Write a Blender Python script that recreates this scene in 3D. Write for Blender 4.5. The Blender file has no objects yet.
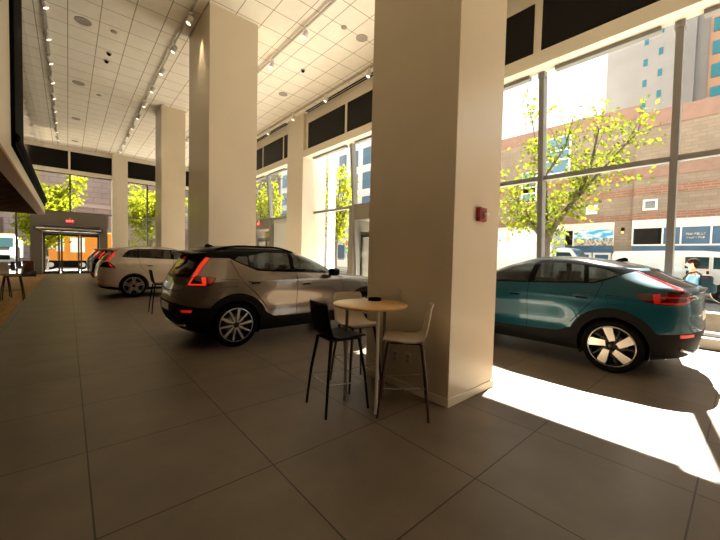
import bpy, bmesh, math, random
import numpy as np
from mathutils import Vector, Matrix
from mathutils.geometry import delaunay_2d_cdt
D = bpy.data; SC = bpy.context.scene; COL = SC.collection
PI = math.pi; R = math.radians
rnd = random.Random(7)

# ------------------------------------------------------------------ materials
MATS = {}
def nodes_of(name):
    m = D.materials.new(name); m.use_nodes = True
    nt = m.node_tree; nt.nodes.clear()
    out = nt.nodes.new('ShaderNodeOutputMaterial')
    return m, nt, out
def mat(name, col, rough=.5, metal=0., coat=0., spec=.5, emit=None, estr=0., noise=0., nscale=8., bump=0., bscale=60.):
    if name in MATS: return MATS[name]
    m, nt, out = nodes_of(name)
    b = nt.nodes.new('ShaderNodeBsdfPrincipled'); nt.links.new(b.outputs[0], out.inputs[0])
    b.inputs['Base Color'].default_value = (*col, 1); b.inputs['Roughness'].default_value = rough
    b.inputs['Metallic'].default_value = metal; b.inputs['Coat Weight'].default_value = coat
    b.inputs['Coat Roughness'].default_value = .03; b.inputs['Specular IOR Level'].default_value = spec
    if emit: b.inputs['Emission Color'].default_value = (*emit, 1); b.inputs['Emission Strength'].default_value = estr
    if noise or bump:
        tc = nt.nodes.new('ShaderNodeTexCoord')
    if noise:
        n = nt.nodes.new('ShaderNodeTexNoise'); n.inputs['Scale'].default_value = nscale; n.inputs['Detail'].default_value = 5
        nt.links.new(tc.outputs['Object'], n.inputs['Vector'])
        r = nt.nodes.new('ShaderNodeMapRange'); r.inputs[1].default_value = .3; r.inputs[2].default_value = .7
        r.inputs[3].default_value = 1 - noise; r.inputs[4].default_value = 1 + noise
        mx = nt.nodes.new('ShaderNodeVectorMath'); mx.operation = 'SCALE'; mx.inputs[0].default_value = col
        nt.links.new(n.outputs['Fac'], r.inputs[0]); nt.links.new(r.outputs[0], mx.inputs['Scale'])
        nt.links.new(mx.outputs[0], b.inputs['Base Color'])
    if bump:
        n2 = nt.nodes.new('ShaderNodeTexNoise'); n2.inputs['Scale'].default_value = bscale
        nt.links.new(tc.outputs['Object'], n2.inputs['Vector'])
        bp = nt.nodes.new('ShaderNodeBump'); bp.inputs['Strength'].default_value = bump; bp.inputs['Distance'].default_value = .01
        nt.links.new(n2.outputs['Fac'], bp.inputs['Height']); nt.links.new(bp.outputs[0], b.inputs['Normal'])
    MATS[name] = m
    return m
def glass(name, tint=(.9, .95, .95), refl=.08, rough=.0, through=1.):
    """thin pane: lets light pass, mirrors more at grazing angles"""
    if name in MATS: return MATS[name]
    m, nt, out = nodes_of(name)
    t = nt.nodes.new('ShaderNodeBsdfTransparent'); t.inputs[0].default_value = (*[c * through for c in tint], 1)
    g = nt.nodes.new('ShaderNodeBsdfGlossy'); g.inputs['Roughness'].default_value = rough
    lw = nt.nodes.new('ShaderNodeLayerWeight'); lw.inputs[0].default_value = .5
    pw = nt.nodes.new('ShaderNodeMath'); pw.operation = 'POWER'; pw.inputs[1].default_value = 5
    nt.links.new(lw.outputs['Facing'], pw.inputs[0])
    ad = nt.nodes.new('ShaderNodeMath'); ad.operation = 'MULTIPLY_ADD'; ad.inputs[1].default_value = 1 - refl; ad.inputs[2].default_value = refl; ad.use_clamp = True
    nt.links.new(pw.outputs[0], ad.inputs[0])
    mx = nt.nodes.new('ShaderNodeMixShader')
    nt.links.new(ad.outputs[0], mx.inputs[0]); nt.links.new(t.outputs[0], mx.inputs[1]); nt.links.new(g.outputs[0], mx.inputs[2])
    nt.links.new(mx.outputs[0], out.inputs[0]); MATS[name] = m
    return m
def grid_mat(name, col, col2, line, w, h, mortar, ox, oy, axes='xy', rough=.5, mottled=.12, mscale=1.2, offset=0., bump=0., bscale=80, spec=.5):
    """tiles, boards or bricks laid on the surface in metres"""
    m, nt, out = nodes_of(name)
    b = nt.nodes.new('ShaderNodeBsdfPrincipled'); nt.links.new(b.outputs[0], out.inputs[0])
    b.inputs['Roughness'].default_value = rough; b.inputs['Specular IOR Level'].default_value = spec
    g = nt.nodes.new('ShaderNodeNewGeometry'); s = nt.nodes.new('ShaderNodeSeparateXYZ'); c = nt.nodes.new('ShaderNodeCombineXYZ')
    nt.links.new(g.outputs['Position'], s.inputs[0])
    for i, a in enumerate(axes):
        ad = nt.nodes.new('ShaderNodeMath'); ad.operation = 'ADD'; ad.inputs[1].default_value = -(ox, oy)[i] + 1000 * (w, h)[i]
        nt.links.new(s.outputs['xyz'.index(a)], ad.inputs[0]); nt.links.new(ad.outputs[0], c.inputs[i])
    br = nt.nodes.new('ShaderNodeTexBrick'); br.offset = offset; br.squash = 1
    br.inputs['Scale'].default_value = 1; br.inputs['Brick Width'].default_value = w; br.inputs['Row Height'].default_value = h
    br.inputs['Mortar Size'].default_value = mortar; br.inputs['Mortar Smooth'].default_value = 0
    br.inputs['Color1'].default_value = (*col, 1); br.inputs['Color2'].default_value = (*col2, 1); br.inputs['Mortar'].default_value = (*line, 1)
    nt.links.new(c.outputs[0], br.inputs['Vector'])
    n = nt.nodes.new('ShaderNodeTexNoise'); n.inputs['Scale'].default_value = mscale; n.inputs['Detail'].default_value = 7; n.inputs['Roughness'].default_value = .6
    nt.links.new(g.outputs['Position'], n.inputs['Vector'])
    r = nt.nodes.new('ShaderNodeMapRange'); r.inputs[1].default_value = .3; r.inputs[2].default_value = .7
    r.inputs[3].default_value = 1 - mottled; r.inputs[4].default_value = 1 + mottled
    nt.links.new(n.outputs['Fac'], r.inputs[0])
    mx = nt.nodes.new('ShaderNodeVectorMath'); mx.operation = 'SCALE'
    nt.links.new(br.outputs['Color'], mx.inputs[0]); nt.links.new(r.outputs[0], mx.inputs['Scale']); nt.links.new(mx.outputs[0], b.inputs['Base Color'])
    if bump:
        n2 = nt.nodes.new('ShaderNodeTexNoise'); n2.inputs['Scale'].default_value = bscale; n2.inputs['Detail'].default_value = 3
        nt.links.new(g.outputs['Position'], n2.inputs['Vector'])
        bp = nt.nodes.new('ShaderNodeBump'); bp.inputs['Strength'].default_value = bump; bp.inputs['Distance'].default_value = .004
        nt.links.new(n2.outputs['Fac'], bp.inputs['Height']); nt.links.new(bp.outputs[0], b.inputs['Normal'])
    MATS[name] = m
    return m
def leaf_mat(name, c1, c2):
    m, nt, out = nodes_of(name)
    g = nt.nodes.new('ShaderNodeNewGeometry')
    n = nt.nodes.new('ShaderNodeTexNoise'); n.inputs['Scale'].default_value = 2.5; nt.links.new(g.outputs['Position'], n.inputs['Vector'])
    cr = nt.nodes.new('ShaderNodeValToRGB'); cr.color_ramp.elements[0].color = (*c1, 1); cr.color_ramp.elements[1].color = (*c2, 1)
    cr.color_ramp.elements[0].position = .35; cr.color_ramp.elements[1].position = .65
    nt.links.new(n.outputs['Fac'], cr.inputs[0])
    d = nt.nodes.new('ShaderNodeBsdfDiffuse'); t = nt.nodes.new('ShaderNodeBsdfTranslucent')
    nt.links.new(cr.outputs[0], d.inputs[0]); nt.links.new(cr.outputs[0], t.inputs[0])
    mx = nt.nodes.new('ShaderNodeMixShader'); mx.inputs[0].default_value = .5
    nt.links.new(d.outputs[0], mx.inputs[1]); nt.links.new(t.outputs[0], mx.inputs[2]); nt.links.new(mx.outputs[0], out.inputs[0])
    MATS[name] = m
    return m
def mural_mat():
    m, nt, out = nodes_of('mural_print')
    b = nt.nodes.new('ShaderNodeBsdfPrincipled'); nt.links.new(b.outputs[0], out.inputs[0]); b.inputs['Roughness'].default_value = .6
    g = nt.nodes.new('ShaderNodeNewGeometry'); s = nt.nodes.new('ShaderNodeSeparateXYZ'); nt.links.new(g.outputs['Position'], s.inputs[0])
    mp = nt.nodes.new('ShaderNodeMapping'); mp.inputs['Scale'].default_value = (1, 1.0, 2.6); nt.links.new(g.outputs['Position'], mp.inputs[0])
    n = nt.nodes.new('ShaderNodeTexNoise'); n.inputs['Scale'].default_value = 1.6; n.inputs['Detail'].default_value = 6; nt.links.new(mp.outputs[0], n.inputs['Vector'])
    sky = nt.nodes.new('ShaderNodeValToRGB'); e = sky.color_ramp.elements; e[0].position = .42; e[0].color = (.02, .33, .62, 1); e[1].position = .62; e[1].color = (.8, .88, .92, 1)
    nt.links.new(n.outputs['Fac'], sky.inputs[0])
    n2 = nt.nodes.new('ShaderNodeTexNoise'); n2.inputs['Scale'].default_value = 7; n2.inputs['Detail'].default_value = 4; nt.links.new(g.outputs['Position'], n2.inputs['Vector'])
    town = nt.nodes.new('ShaderNodeValToRGB'); e = town.color_ramp.elements; e[0].position = .38; e[0].color = (.06, .12, .14, 1); e[1].position = .62; e[1].color = (.75, .58, .42, 1)
    nt.links.new(n2.outputs['Fac'], town.inputs[0])
    ad = nt.nodes.new('ShaderNodeMath'); ad.operation = 'MULTIPLY_ADD'; ad.inputs[1].default_value = .5; nt.links.new(n2.outputs['Fac'], ad.inputs[0]); nt.links.new(s.outputs[2], ad.inputs[2])
    gt = nt.nodes.new('ShaderNodeMath'); gt.operation = 'GREATER_THAN'; gt.inputs[1].default_value = 3.42; nt.links.new(ad.outputs[0], gt.inputs[0])
    mx = nt.nodes.new('ShaderNodeMixRGB'); nt.links.new(gt.outputs[0], mx.inputs[0]); nt.links.new(town.outputs[0], mx.inputs[1]); nt.links.new(sky.outputs[0], mx.inputs[2])
    nt.links.new(mx.outputs[0], b.inputs['Base Color']); MATS['mural_print'] = m
    return m

M_floor = grid_mat('floor_tile', (.135, .104, .075), (.124, .095, .068), (.022, .017, .013), 1.0, 1.0, .005, .095, .147, rough=.42, mottled=.18, mscale=1.6, bump=.15, bscale=40, spec=.35)
M_wood = grid_mat('oak_boards', (.42, .22, .055), (.36, .18, .045), (.12, .06, .02), .16, 1.4, .004, 0, 0, rough=.6, mottled=.25, mscale=4, offset=.5, spec=.2)
M_ceil = grid_mat('ceiling_tile', (.88, .83, .73), (.865, .815, .715), (.36, .32, .25), .668, .74, .011, .04, .13, rough=.85, mottled=.04, mscale=3)
M_wall = mat('cream_paint', (.70, .63, .51), .38, noise=.02, nscale=1.5)
M_pillar = mat('pillar_paint', (.66, .57, .44), .30, noise=.03, nscale=1.2)
M_header = mat('header_paint', (.74, .68, .56), .5)
M_blackpanel = mat('black_panel', (.006, .005, .004), .4, spec=.12)
M_black = mat('black_plastic', (.005, .005, .005), .7, spec=.02)
M_blacksat = mat('satin_black', (.016, .015, .014), .3)
M_alu = mat('mullion_metal', (.24, .235, .225), .45, .2)
M_aludark = mat('mullion_dark', (.10, .095, .085), .5, .3)
M_white = mat('white_metal', (.75, .73, .69), .35)
M_vest = mat('vestibule_panel', (.18, .16, .13), .5)
M_vest2 = mat('vestibule_frame', (.085, .075, .062), .45)
M_steel = mat('brushed_steel', (.55, .56, .57), .25, 1.)
M_trim = mat('tan_trim', (.36, .215, .10), .6, spec=.1)
M_dwood = mat('dark_walnut', (.055, .032, .019), .7, spec=0., noise=.5, nscale=3)
M_curb = mat('white_curb', (.7, .67, .62), .5)
M_glass = glass('clear_glass', (.93, .96, .95), .05)
M_mirror = mat('polished_screen_glass', (.60, .56, .50), .06, 1.)

# ------------------------------------------------------------------ mesh helpers
class MB:
    def __init__(s): s.v = []; s.f = []; s.m = []; s.sm = []
    def add(s, vs, fs, mi=0, smooth=False, mtx=None):
        o = len(s.v)
        if mtx is not None: vs = [tuple(mtx @ Vector(p)) for p in vs]
        s.v += [tuple(p) for p in vs]; s.f += [tuple(i + o for i in f) for f in fs]
        s.m += [mi] * len(fs); s.sm += [smooth] * len(fs)
        return s
    def box(s, x0, x1, y0, y1, z0, z1, mi=0, mtx=None):
        vs = [(x, y, z) for x in (x0, x1) for y in (y0, y1) for z in (z0, z1)]
        return s.add(vs, [(0, 1, 3, 2), (4, 6, 7, 5), (0, 4, 5, 1), (2, 3, 7, 6), (0, 2, 6, 4), (1, 5, 7, 3)], mi, False, mtx)
    def rbox(s, x0, x1, y0, y1, z0, z1, r=.02, mi=0, mtx=None, seg=3):
        bm = bmesh.new(); bmesh.ops.create_cube(bm, size=1)
        for v in bm.verts:
            v.co = Vector(((x0 + x1) / 2 + v.co.x * (x1 - x0), (y0 + y1) / 2 + v.co.y * (y1 - y0), (z0 + z1) / 2 + v.co.z * (z1 - z0)))
        bmesh.ops.bevel(bm, geom=bm.edges[:], offset=r, segments=seg, profile=.5, affect='EDGES')
        bm.verts.index_update()
        s.add([v.co[:] for v in bm.verts], [[v.index for v in f.verts] for f in bm.faces], mi, True, mtx); bm.free()
        return s
    def tube(s, pts, rads, n=10, mi=0, cap=True, smooth=True):
        pts = [Vector(p) for p in pts]
        if not hasattr(rads, '__len__'): rads = [rads] * len(pts)
        vs = []; fs = []; k = len(pts)
        t0 = (pts[1] - pts[0]).normalized()
        up = Vector((0, 0, 1)) if abs(t0.z) < .9 else Vector((1, 0, 0))
        a = t0.cross(up).normalized()
        for i, p in enumerate(pts):
            t = (pts[min(i + 1, k - 1)] - pts[max(i - 1, 0)]).normalized()
            a = (a - t * a.dot(t)).normalized(); b = t.cross(a)
            for j in range(n):
                w = 2 * PI * j / n; vs.append(p + (a * math.cos(w) + b * math.sin(w)) * rads[i])
        for i in range(k - 1):
            for j in range(n):
                fs.append((i * n + j, i * n + (j + 1) % n, (i + 1) * n + (j + 1) % n, (i + 1) * n + j))
        s.add(vs, fs, mi, smooth)
        if cap:
            s.add(vs[:n], [tuple(reversed(range(n)))], mi); s.add(vs[-n:], [tuple(range(n))], mi)
        return s
    def lathe(s, prof, n=24, mi=0, mtx=None, axis='z', closed=False):
        vs = []; fs = []; k = len(prof)
        for r, h in prof:
            for j in range(n):
                w = 2 * PI * j / n; c, q = r * math.cos(w), r * math.sin(w)
                vs.append((c, q, h) if axis == 'z' else ((c, h, q) if axis == 'y' else (h, c, q)))
        rng = range(k) if closed else range(k - 1)
        for i in rng:
            for j in range(n):
                i2 = (i + 1) % k; f = (i * n + j, i * n + (j + 1) % n, i2 * n + (j + 1) % n, i2 * n + j)
                fs.append(f if axis != 'y' else f[::-1])
        return s.add(vs, fs, mi, True, mtx)
    def disc(s, c, r, n=24, axis='z', mi=0, flip=False):
        vs = []
        for j in range(n):
            w = 2 * PI * j / n; p, q = r * math.cos(w), r * math.sin(w)
            vs.append((c[0] + p, c[1] + q, c[2]) if axis == 'z' else ((c[0] + p, c[1], c[2] + q) if axis == 'y' else (c[0], c[1] + p, c[2] + q)))
        return s.add(vs, [tuple(range(n))[::-1] if flip else tuple(range(n))], mi)
    def prism(s, poly, fn, t0, t1, mi=0, mi_side=None):
        """poly of (a,b); fn(a,b,t) -> xyz"""
        n = len(poly); vs = [fn(a, b, t0) for a, b in poly] + [fn(a, b, t1) for a, b in poly]
        s.add(vs, [tuple(range(n))[::-1], tuple(range(n, 2 * n))], mi)
        return s.add(vs, [(i, (i + 1) % n, n + (i + 1) % n, n + i) for i in range(n)], mi if mi_side is None else mi_side)
    def sphere(s, c, r, n=12, m=8, mi=0, sc=(1, 1, 1)):
        prof = [(max(1e-4, math.sin(PI * i / m)) * r, -math.cos(PI * i / m) * r) for i in range(m + 1)]
        return s.lathe(prof, n, mi, Matrix.Translation(c) @ Matrix.Diagonal((*sc, 1)))
    def build(s, name, mats, parent=None, bevel=0., recalc=False):
        me = D.meshes.new(name); me.from_pydata(s.v, [], s.f)
        if not isinstance(mats, (list, tuple)): mats = [mats]
        for m in mats: me.materials.append(m)
        me.polygons.foreach_set('material_index', s.m); me.polygons.foreach_set('use_smooth', s.sm)
        if recalc:
            bm = bmesh.new(); bm.from_mesh(me); bmesh.ops.recalc_face_normals(bm, faces=bm.faces[:]); bm.to_mesh(me); bm.free()
        me.update()
        o = D.objects.new(name, me); COL.objects.link(o)
        if parent: o.parent = parent
        if bevel:
            b = o.modifiers.new('edge', 'BEVEL'); b.width = bevel; b.segments = 2; b.limit_method = 'ANGLE'
        return o
def tag(o, label=None, cat=None, group=None, kind=None):
    if label: o['label'] = label
    if cat: o['category'] = cat
    if group: o['group'] = group
    if kind: o['kind'] = kind
    return o
def thing(name, label, cat, loc=(0, 0, 0), rz=0., group=None):
    o = D.objects.new(name, None); COL.objects.link(o); o.location = loc; o.rotation_euler = (0, 0, rz); o.empty_display_size = .1
    return tag(o, label, cat, group)
def copy_tree(o, parent=None):
    c = o.copy(); COL.objects.link(c)
    if parent: c.parent = parent
    for ch in list(o.children): copy_tree(ch, c)
    return c
def struct(name, mb, m, label, cat=None, parent=None, bevel=0.):
    o = mb.build(name, m, parent, bevel)
    return tag(o, label, cat, None, 'structure')
def sbox(name, label, dims, m, bevel=0., cat=None):
    return struct(name, MB().box(*dims), m, label, cat, None, bevel)
def text(name, s, size, m, loc, rot, parent, ext=.003):
    cu = D.curves.new(name, 'FONT'); cu.body = s; cu.size = size; cu.extrude = ext; cu.align_x = 'CENTER'; cu.align_y = 'CENTER'
    cu.materials.append(m)
    tmp = D.objects.new(name + '_curve', cu); COL.objects.link(tmp); bpy.context.view_layer.update()
    me = D.meshes.new_from_object(tmp.evaluated_get(bpy.context.evaluated_depsgraph_get())); D.objects.remove(tmp)
    me.name = name; o = D.objects.new(name, me); COL.objects.link(o); o.location = loc; o.rotation_euler = rot; o.parent = parent
    return o

# ------------------------------------------------------------------ camera (eye height 1.5 m, looking diagonally across the hall)
def make_camera():
    yaw, pitch, roll = R(41.083), R(-2.254), R(1.379)
    fw = Vector((math.sin(yaw) * math.cos(pitch), math.cos(yaw) * math.cos(pitch), math.sin(pitch)))
    r = Vector((math.cos(yaw), -math.sin(yaw), 0)); u = r.cross(fw)
    r2 = math.cos(roll) * r + math.sin(roll) * u; u2 = -math.sin(roll) * r + math.cos(roll) * u
    cd = D.cameras.new('camera'); cd.sensor_width = 36; cd.lens = 335.07 / 720 * 36; cd.clip_start = .05; cd.clip_end = 500
    o = D.objects.new('camera', cd); COL.objects.link(o)
    m = Matrix((r2, u2, -fw)).transposed().to_4x4(); m.translation = (0, 0, 1.5); o.matrix_world = m
    SC.camera = o
make_camera()

# ------------------------------------------------------------------ the hall
ZC = 7.8; XR = 8.05; YF = 27.7; XB = -.9
def xg(z): return 8.40 + (5.85 - z) * .075           # the glazing leans outwards towards its foot
sbox('floor', 'brown grey large square tile showroom floor', (-1.0, 8.95, -7, 29.2, -.3, 0), M_floor)
sbox('floor_wood', 'golden oak board floor strip under the dark soffit', (-6, -1.0, -7, 29.2, -.3, 0), M_wood)
sbox('ceiling', 'white square tile ceiling high above the showroom', (-6, 8.6, -7, 28.6, ZC, ZC + .3), M_ceil)
sbox('wall_back', 'taupe wall behind the viewer', (-6, 9, -7.3, -7, 0, ZC), mat('taupe_paint', (.22, .18, .14), .6))
sbox('wall_left', 'taupe wall behind the seating on the wood floor', (-6.3, -6, -7, 29, 0, 3.3), mat('taupe_paint', (.22, .18, .14), .6))
sbox('wall_bulkhead', 'cream upper wall overhanging the seating area', (-6, XB, -7, 24.2, 3.36, ZC), M_wall)
b = MB().box(XB - .28, XB + .005, -7, 24.22, 3.30, 3.37)
struct('trim_1', b, M_trim, 'tan trim strip along the bottom edge of the overhanging wall')
b = MB().box(-6, XB - .28, -7, 24.2, 3.31, 3.36)
struct('ceiling_soffit', b, M_dwood, 'dark walnut soffit under the overhanging upper wall')

# wide reflective screen set in the overhanging wall
t = thing('video_wall', 'tall black framed glossy screen mirroring the ceiling on overhanging wall', 'screen', (XB, 18, 3.5))
MB().box(.0, .03, -5.8, 6.2, .25, 4.3).build('screen_glass', M_mirror, t)
MB().box(.0, .07, -7.6, -5.8, .2, 4.3).build('side_panel', M_black, t)
b = MB(); b.tube([(.05, -7.6, .38), (.05, 5.0, .38)], .10, 14); b.box(0, .05, -7.6, 5.7, .2, .5)
b.build('bottom_bar', M_black, t)

# freestanding pillars
def pillar(n, x0, x1, y0, y1, label):
    o = sbox('pillar_%d' % n, label, (x0, x1, y0, y1, 0, ZC), M_pillar, .006)
    b = MB().box(x0 - .012, x1 + .012, y0 - .012, y1 + .012, 0, .085)
    b.build('baseboard', M_header, o, .004)
    return o
pillar(1, 2.88, 3.79, 1.907, 3.15, 'nearest cream pillar, beside the round bar table')
pillar(2, 2.73, 4.0, 9.1, 11.0, 'wide cream pillar behind the bronze compact car')
pillar(3, 3.06, 4.0, 16.7, 18.0, 'third and thinner cream pillar behind the white car')

# ---- window wall on the right
cols = [(13.1, 14.5), (5.1, 6.5), (21.0, 22.4)]
for i, (a, c) in enumerate(cols):
    b = MB(); b.box(7.9, 9.15, a, c, 0, ZC)
    struct('pillar_%d' % (i + 4), b, M_wall, ['cream wall pier between window bays left of the nearest pillar', 'cream wall pier hidden beyond the nearest pillar', 'cream wall pier at the far end of the window wall'][i], bevel=.004)
runs = [(-7, 5.1), (6.5, 13.1), (14.5, 21.0), (22.4, 27.7)]
for i, (a, c) in enumerate(runs):
    b = MB()
    b.box(XR, 8.45, a, c, 6.16, ZC)                     # upper wall
    o = struct('wall_right_%d' % (i + 1), b, M_header, 'cream upper wall over window bay %s' % ['right of the nearest pillar', 'beyond the bronze car', 'left of the wall pier', 'at the far corner'][i])
    b = MB(); b.box(7.93, 8.35, a, c, 5.86, 6.16); b.box(8.35, 8.43, a, c, 5.93, 6.16)
    b.build('ledge', M_header, o, .006)
mulls = [[-5.87, -3.57, -1.30, .955, 3.285], [7.95, 10.22], [15.15, 17.45, 19.75], [24.7]]
wn = 0
for i, (a, c) in enumerate(runs):
    ys = [a] + mulls[i] + [c]
    for j in range(len(ys) - 1):
        y0, y1 = ys[j], ys[j + 1]
        if y1 - y0 < .3: continue
        wn += 1
        nm = 'window_%d' % wn
        b = MB(); z0, z1 = .2, 5.93
        zt = 3.47
        # transom, head, sill rails
        def rail(b, z, h, d=.07):
            x = xg(z); b.box(x - d, x + d, y0, y1, z - h / 2, z + h / 2)
        rail(b, zt, .10); rail(b, z0 + .04, .08)
        b.box(8.22, 8.37, y0 + .25, y1 - .3, 5.78, 5.87)
        lab = 'tall leaning glass window bay of the right window wall'
        o = struct(nm, b, M_alu, lab)
        if j < len(ys) - 2:
            m = MB()
            q = [(y1 - .055, -.12), (y1 + .055, -.12), (y1 + .055, .09), (y1 - .055, .09)]
            vs = [(xg(z) + dx, y, z) for z in (z0, z1 + .02) for y, dx in q]
            m.add(vs, [(0, 1, 2, 3)[::-1], (4, 5, 6, 7), (0, 1, 5, 4), (1, 2, 6, 5), (2, 3, 7, 6), (3, 0, 4, 7)])
            m.box(8.27, 8.44, y1 - .07, y1 + .07, 5.74, 5.87)
            m.build('mullion', M_alu, o, recalc=True)
        for (za, zb) in ((z0 + .08, zt - .035), (zt + .035, z1)):
            p = MB(); p.add([(xg(za), y0, za), (xg(za), y1, za), (xg(zb), y1, zb), (xg(zb), y0, zb)], [(0, 1, 2, 3)])
            p.build('pane', M_glass, o)
# black panels over the windows
pn = 0
for i, (a, c) in enumerate(runs):
    ys = [a + .55] + [m_ + .02 for m_ in mulls[i]] + [c - .12]
    if i != 1: ys[0] = a + .1
    for j in range(len(ys) - 1):
        if ys[j + 1] - ys[j] < .4: continue
        pn += 1
        y0, y1 = ys[j] + .09, ys[j + 1] - .09
        o = struct('trim_%d' % (pn + 1), MB().box(XR - .03, XR + .005, y0, y1, 6.22, 7.32), M_blackpanel, 'black glossy infill panel above a window bay of right wall')
sbox('trim_20', 'white low sill kerb along the foot of the window wall', (8.60, 9.0, -7, 27.7, 0, .2), M_curb, .01)
for i, (a, c) in enumerate([(-7, 12.9), (14.7, 27.3)]):
    b = MB(); b.box(7.84, 8.02, a, c, ZC - .02, ZC - .003)
    o = b.build('linear_diffuser', M_black); tag(o, ['long dark slot air diffuser in ceiling along the near window bays', 'long dark slot air diffuser in ceiling along the far window bays'][i], 'air vent', 'slot diffusers in the ceiling')
    b2 = MB(); b2.box(7.923, 7.937, a, c, ZC - .028, ZC - .019)
    b2.box(7.825, 7.84, a, c, ZC - .024, ZC - .001); b2.box(8.02, 8.035, a, c, ZC - .024, ZC - .001); b2.build('blade', M_white, o)

# ---- far wall
def fbox(b, x0, x1, z0, z1, y0=YF - .05, y1=YF + .35): b.box(x0, x1, y0, y1, z0, z1)
b = MB(); fbox(b, -6, 8.4, 7.58, ZC); fbox(b, -6, 8.4, 6.2, 6.44, YF - .1)
for x in (.10, -1.75, 3.0, 4.9, 6.6): fbox(b, x - .05, x + .05, 6.4, 7.6)
struct('wall_far', b, M_header, 'cream header band over the far windows')
xs = [-6, -3.9, -1.75, .1, 2.22]; px_ = [(-6, -3.95), (-3.85, -1.8), (-1.7, .05), (.15, 2.22), (3.05, 4.85), (4.95, 6.55), (6.65, 8.4)]
for i, (a, c) in enumerate(px_):
    o = struct('trim_%d' % (21 + i), MB().box(a, c, YF + .02, YF + .08, 6.44, 7.58), M_blackpanel, 'black infill panel above the far window')
b = MB(); fbox(b, 2.22, 3.05, 0, ZC, YF - .35, YF + .5); struct('pillar_7', b, M_wall, 'cream wall pier in the far wall beside the entrance', bevel=.004)
def fwin(n, x0, x1, z0, z1, vx, hz, label):
    b = MB(); fbox(b, x0, x1, z0, z0 + .07, YF, YF + .12); fbox(b, x0, x1, z1 - .06, z1, YF, YF + .12)
    for x in vx: fbox(b, x - .045, x + .045, z0, z1, YF - .02, YF + .14)
    for z in hz: fbox(b, x0, x1, z - .035, z + .035, YF, YF + .12)
    o = struct('window_%d' % n, b, M_aludark, label)
    p = MB(); p.add([(x0, YF + .06, z0), (x1, YF + .06, z0), (x1, YF + .06, z1), (x0, YF + .06, z1)], [(0, 1, 2, 3)]); p.build('pane', M_glass, o)
fwin(31, -1.7, 2.22, 3.8, 6.2, [.12], [], 'far window over the grey entrance vestibule')
fwin(32, 3.05, 5.5, 0, 6.2, [4.22], [3.75], 'tall far window right of the far wall pier')
fwin(33, 5.5, 8.4, 0, 6.2, [6.9], [3.75], 'tall far window near the far right corner')
fwin(34, -6, -1.7, 0, 6.2, [-2.25, -4], [3.75], 'far window behind the seating under the soffit')
# entrance vestibule at the far end
t = struct('door_1', MB().box(-1.65, 2.0, 27.25, 28.7, 2.95, 3.78), M_vest, 'grey entrance vestibule with three glass doors at the far end')
b = MB(); b.box(-1.65, -1.15, 27.25, 28.7, 0, 2.95); b.box(1.55, 1.95, 27.25, 28.7, 0, 2.95); b.box(-1.15, 1.55, 27.9, 28.7, 2.5, 2.95); b.build('door_surround', M_vest, t)
for i, (a, c) in enumerate([(-1.15, -.38), (-.34, .56), (.60, 1.55)]):
    b = MB(); w = .085
    b.box(a, a + w, 28.2, 28.28, 0, 2.5); b.box(c - w, c, 28.2, 28.28, 0, 2.5); b.box(a, c, 28.2, 28.28, 0, .16); b.box(a, c, 28.2, 28.28, 2.36, 2.5)
    l = b.build('door_leaf', M_vest2, t)
    p = MB(); p.add([(a + w, 28.24, .16), (c - w, 28.24, .16), (c - w, 28.24, 2.36), (a + w, 28.24, 2.36)], [(0, 1, 2, 3)]); p.build('pane', M_glass, l)
    h = MB(); h.tube([(c - .13, 28.15, .9), (c - .13, 28.15, 1.35)], .014, 8); h.build('door_handle', M_steel, l)
t = thing('air_curtain', 'silver tube air curtain over the far entrance doors', 'air curtain', (.1, 27.1, 2.7))
b = MB(); b.tube([(-1.5, 0, 0), (1.5, 0, 0)], .12, 20); b.build('tube_body', M_steel, t)
for sg in (1, -1): MB().box(1.5 * sg, 1.62 * sg, -.12, .13, -.12, .12).build('end_cap', mat('blue_grey_cap', (.06, .10, .16), .4), t)
M_exit = mat('exit_red', (.55, .02, .015), .4, emit=(.9, .03, .02), estr=.25)
M_exitl = mat('exit_letters', (.85, .6, .55), .5, emit=(1, .6, .5), estr=.4)
def exit_sign(loc, rz, label):
    t = thing('exit_sign', label, 'exit sign', loc, rz)
    MB().rbox(-.2, .2, -.03, .03, -.11, .11, .012).build('housing', M_exit, t)
    MB().box(-.03, .03, -.02, .02, .11, .2).build('bracket', M_white, t)
    text('letters', 'EXIT', .17, M_exitl, (0, -.034, 0), (PI / 2, 0, 0), t)
exit_sign((.1, 27.2, 3.24), 0, 'red exit sign over the entrance doors at the far end')
exit_sign((8.42, 18.75, 3.28), -PI / 2, 'red exit sign on vestibule behind the bronze car')

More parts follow.
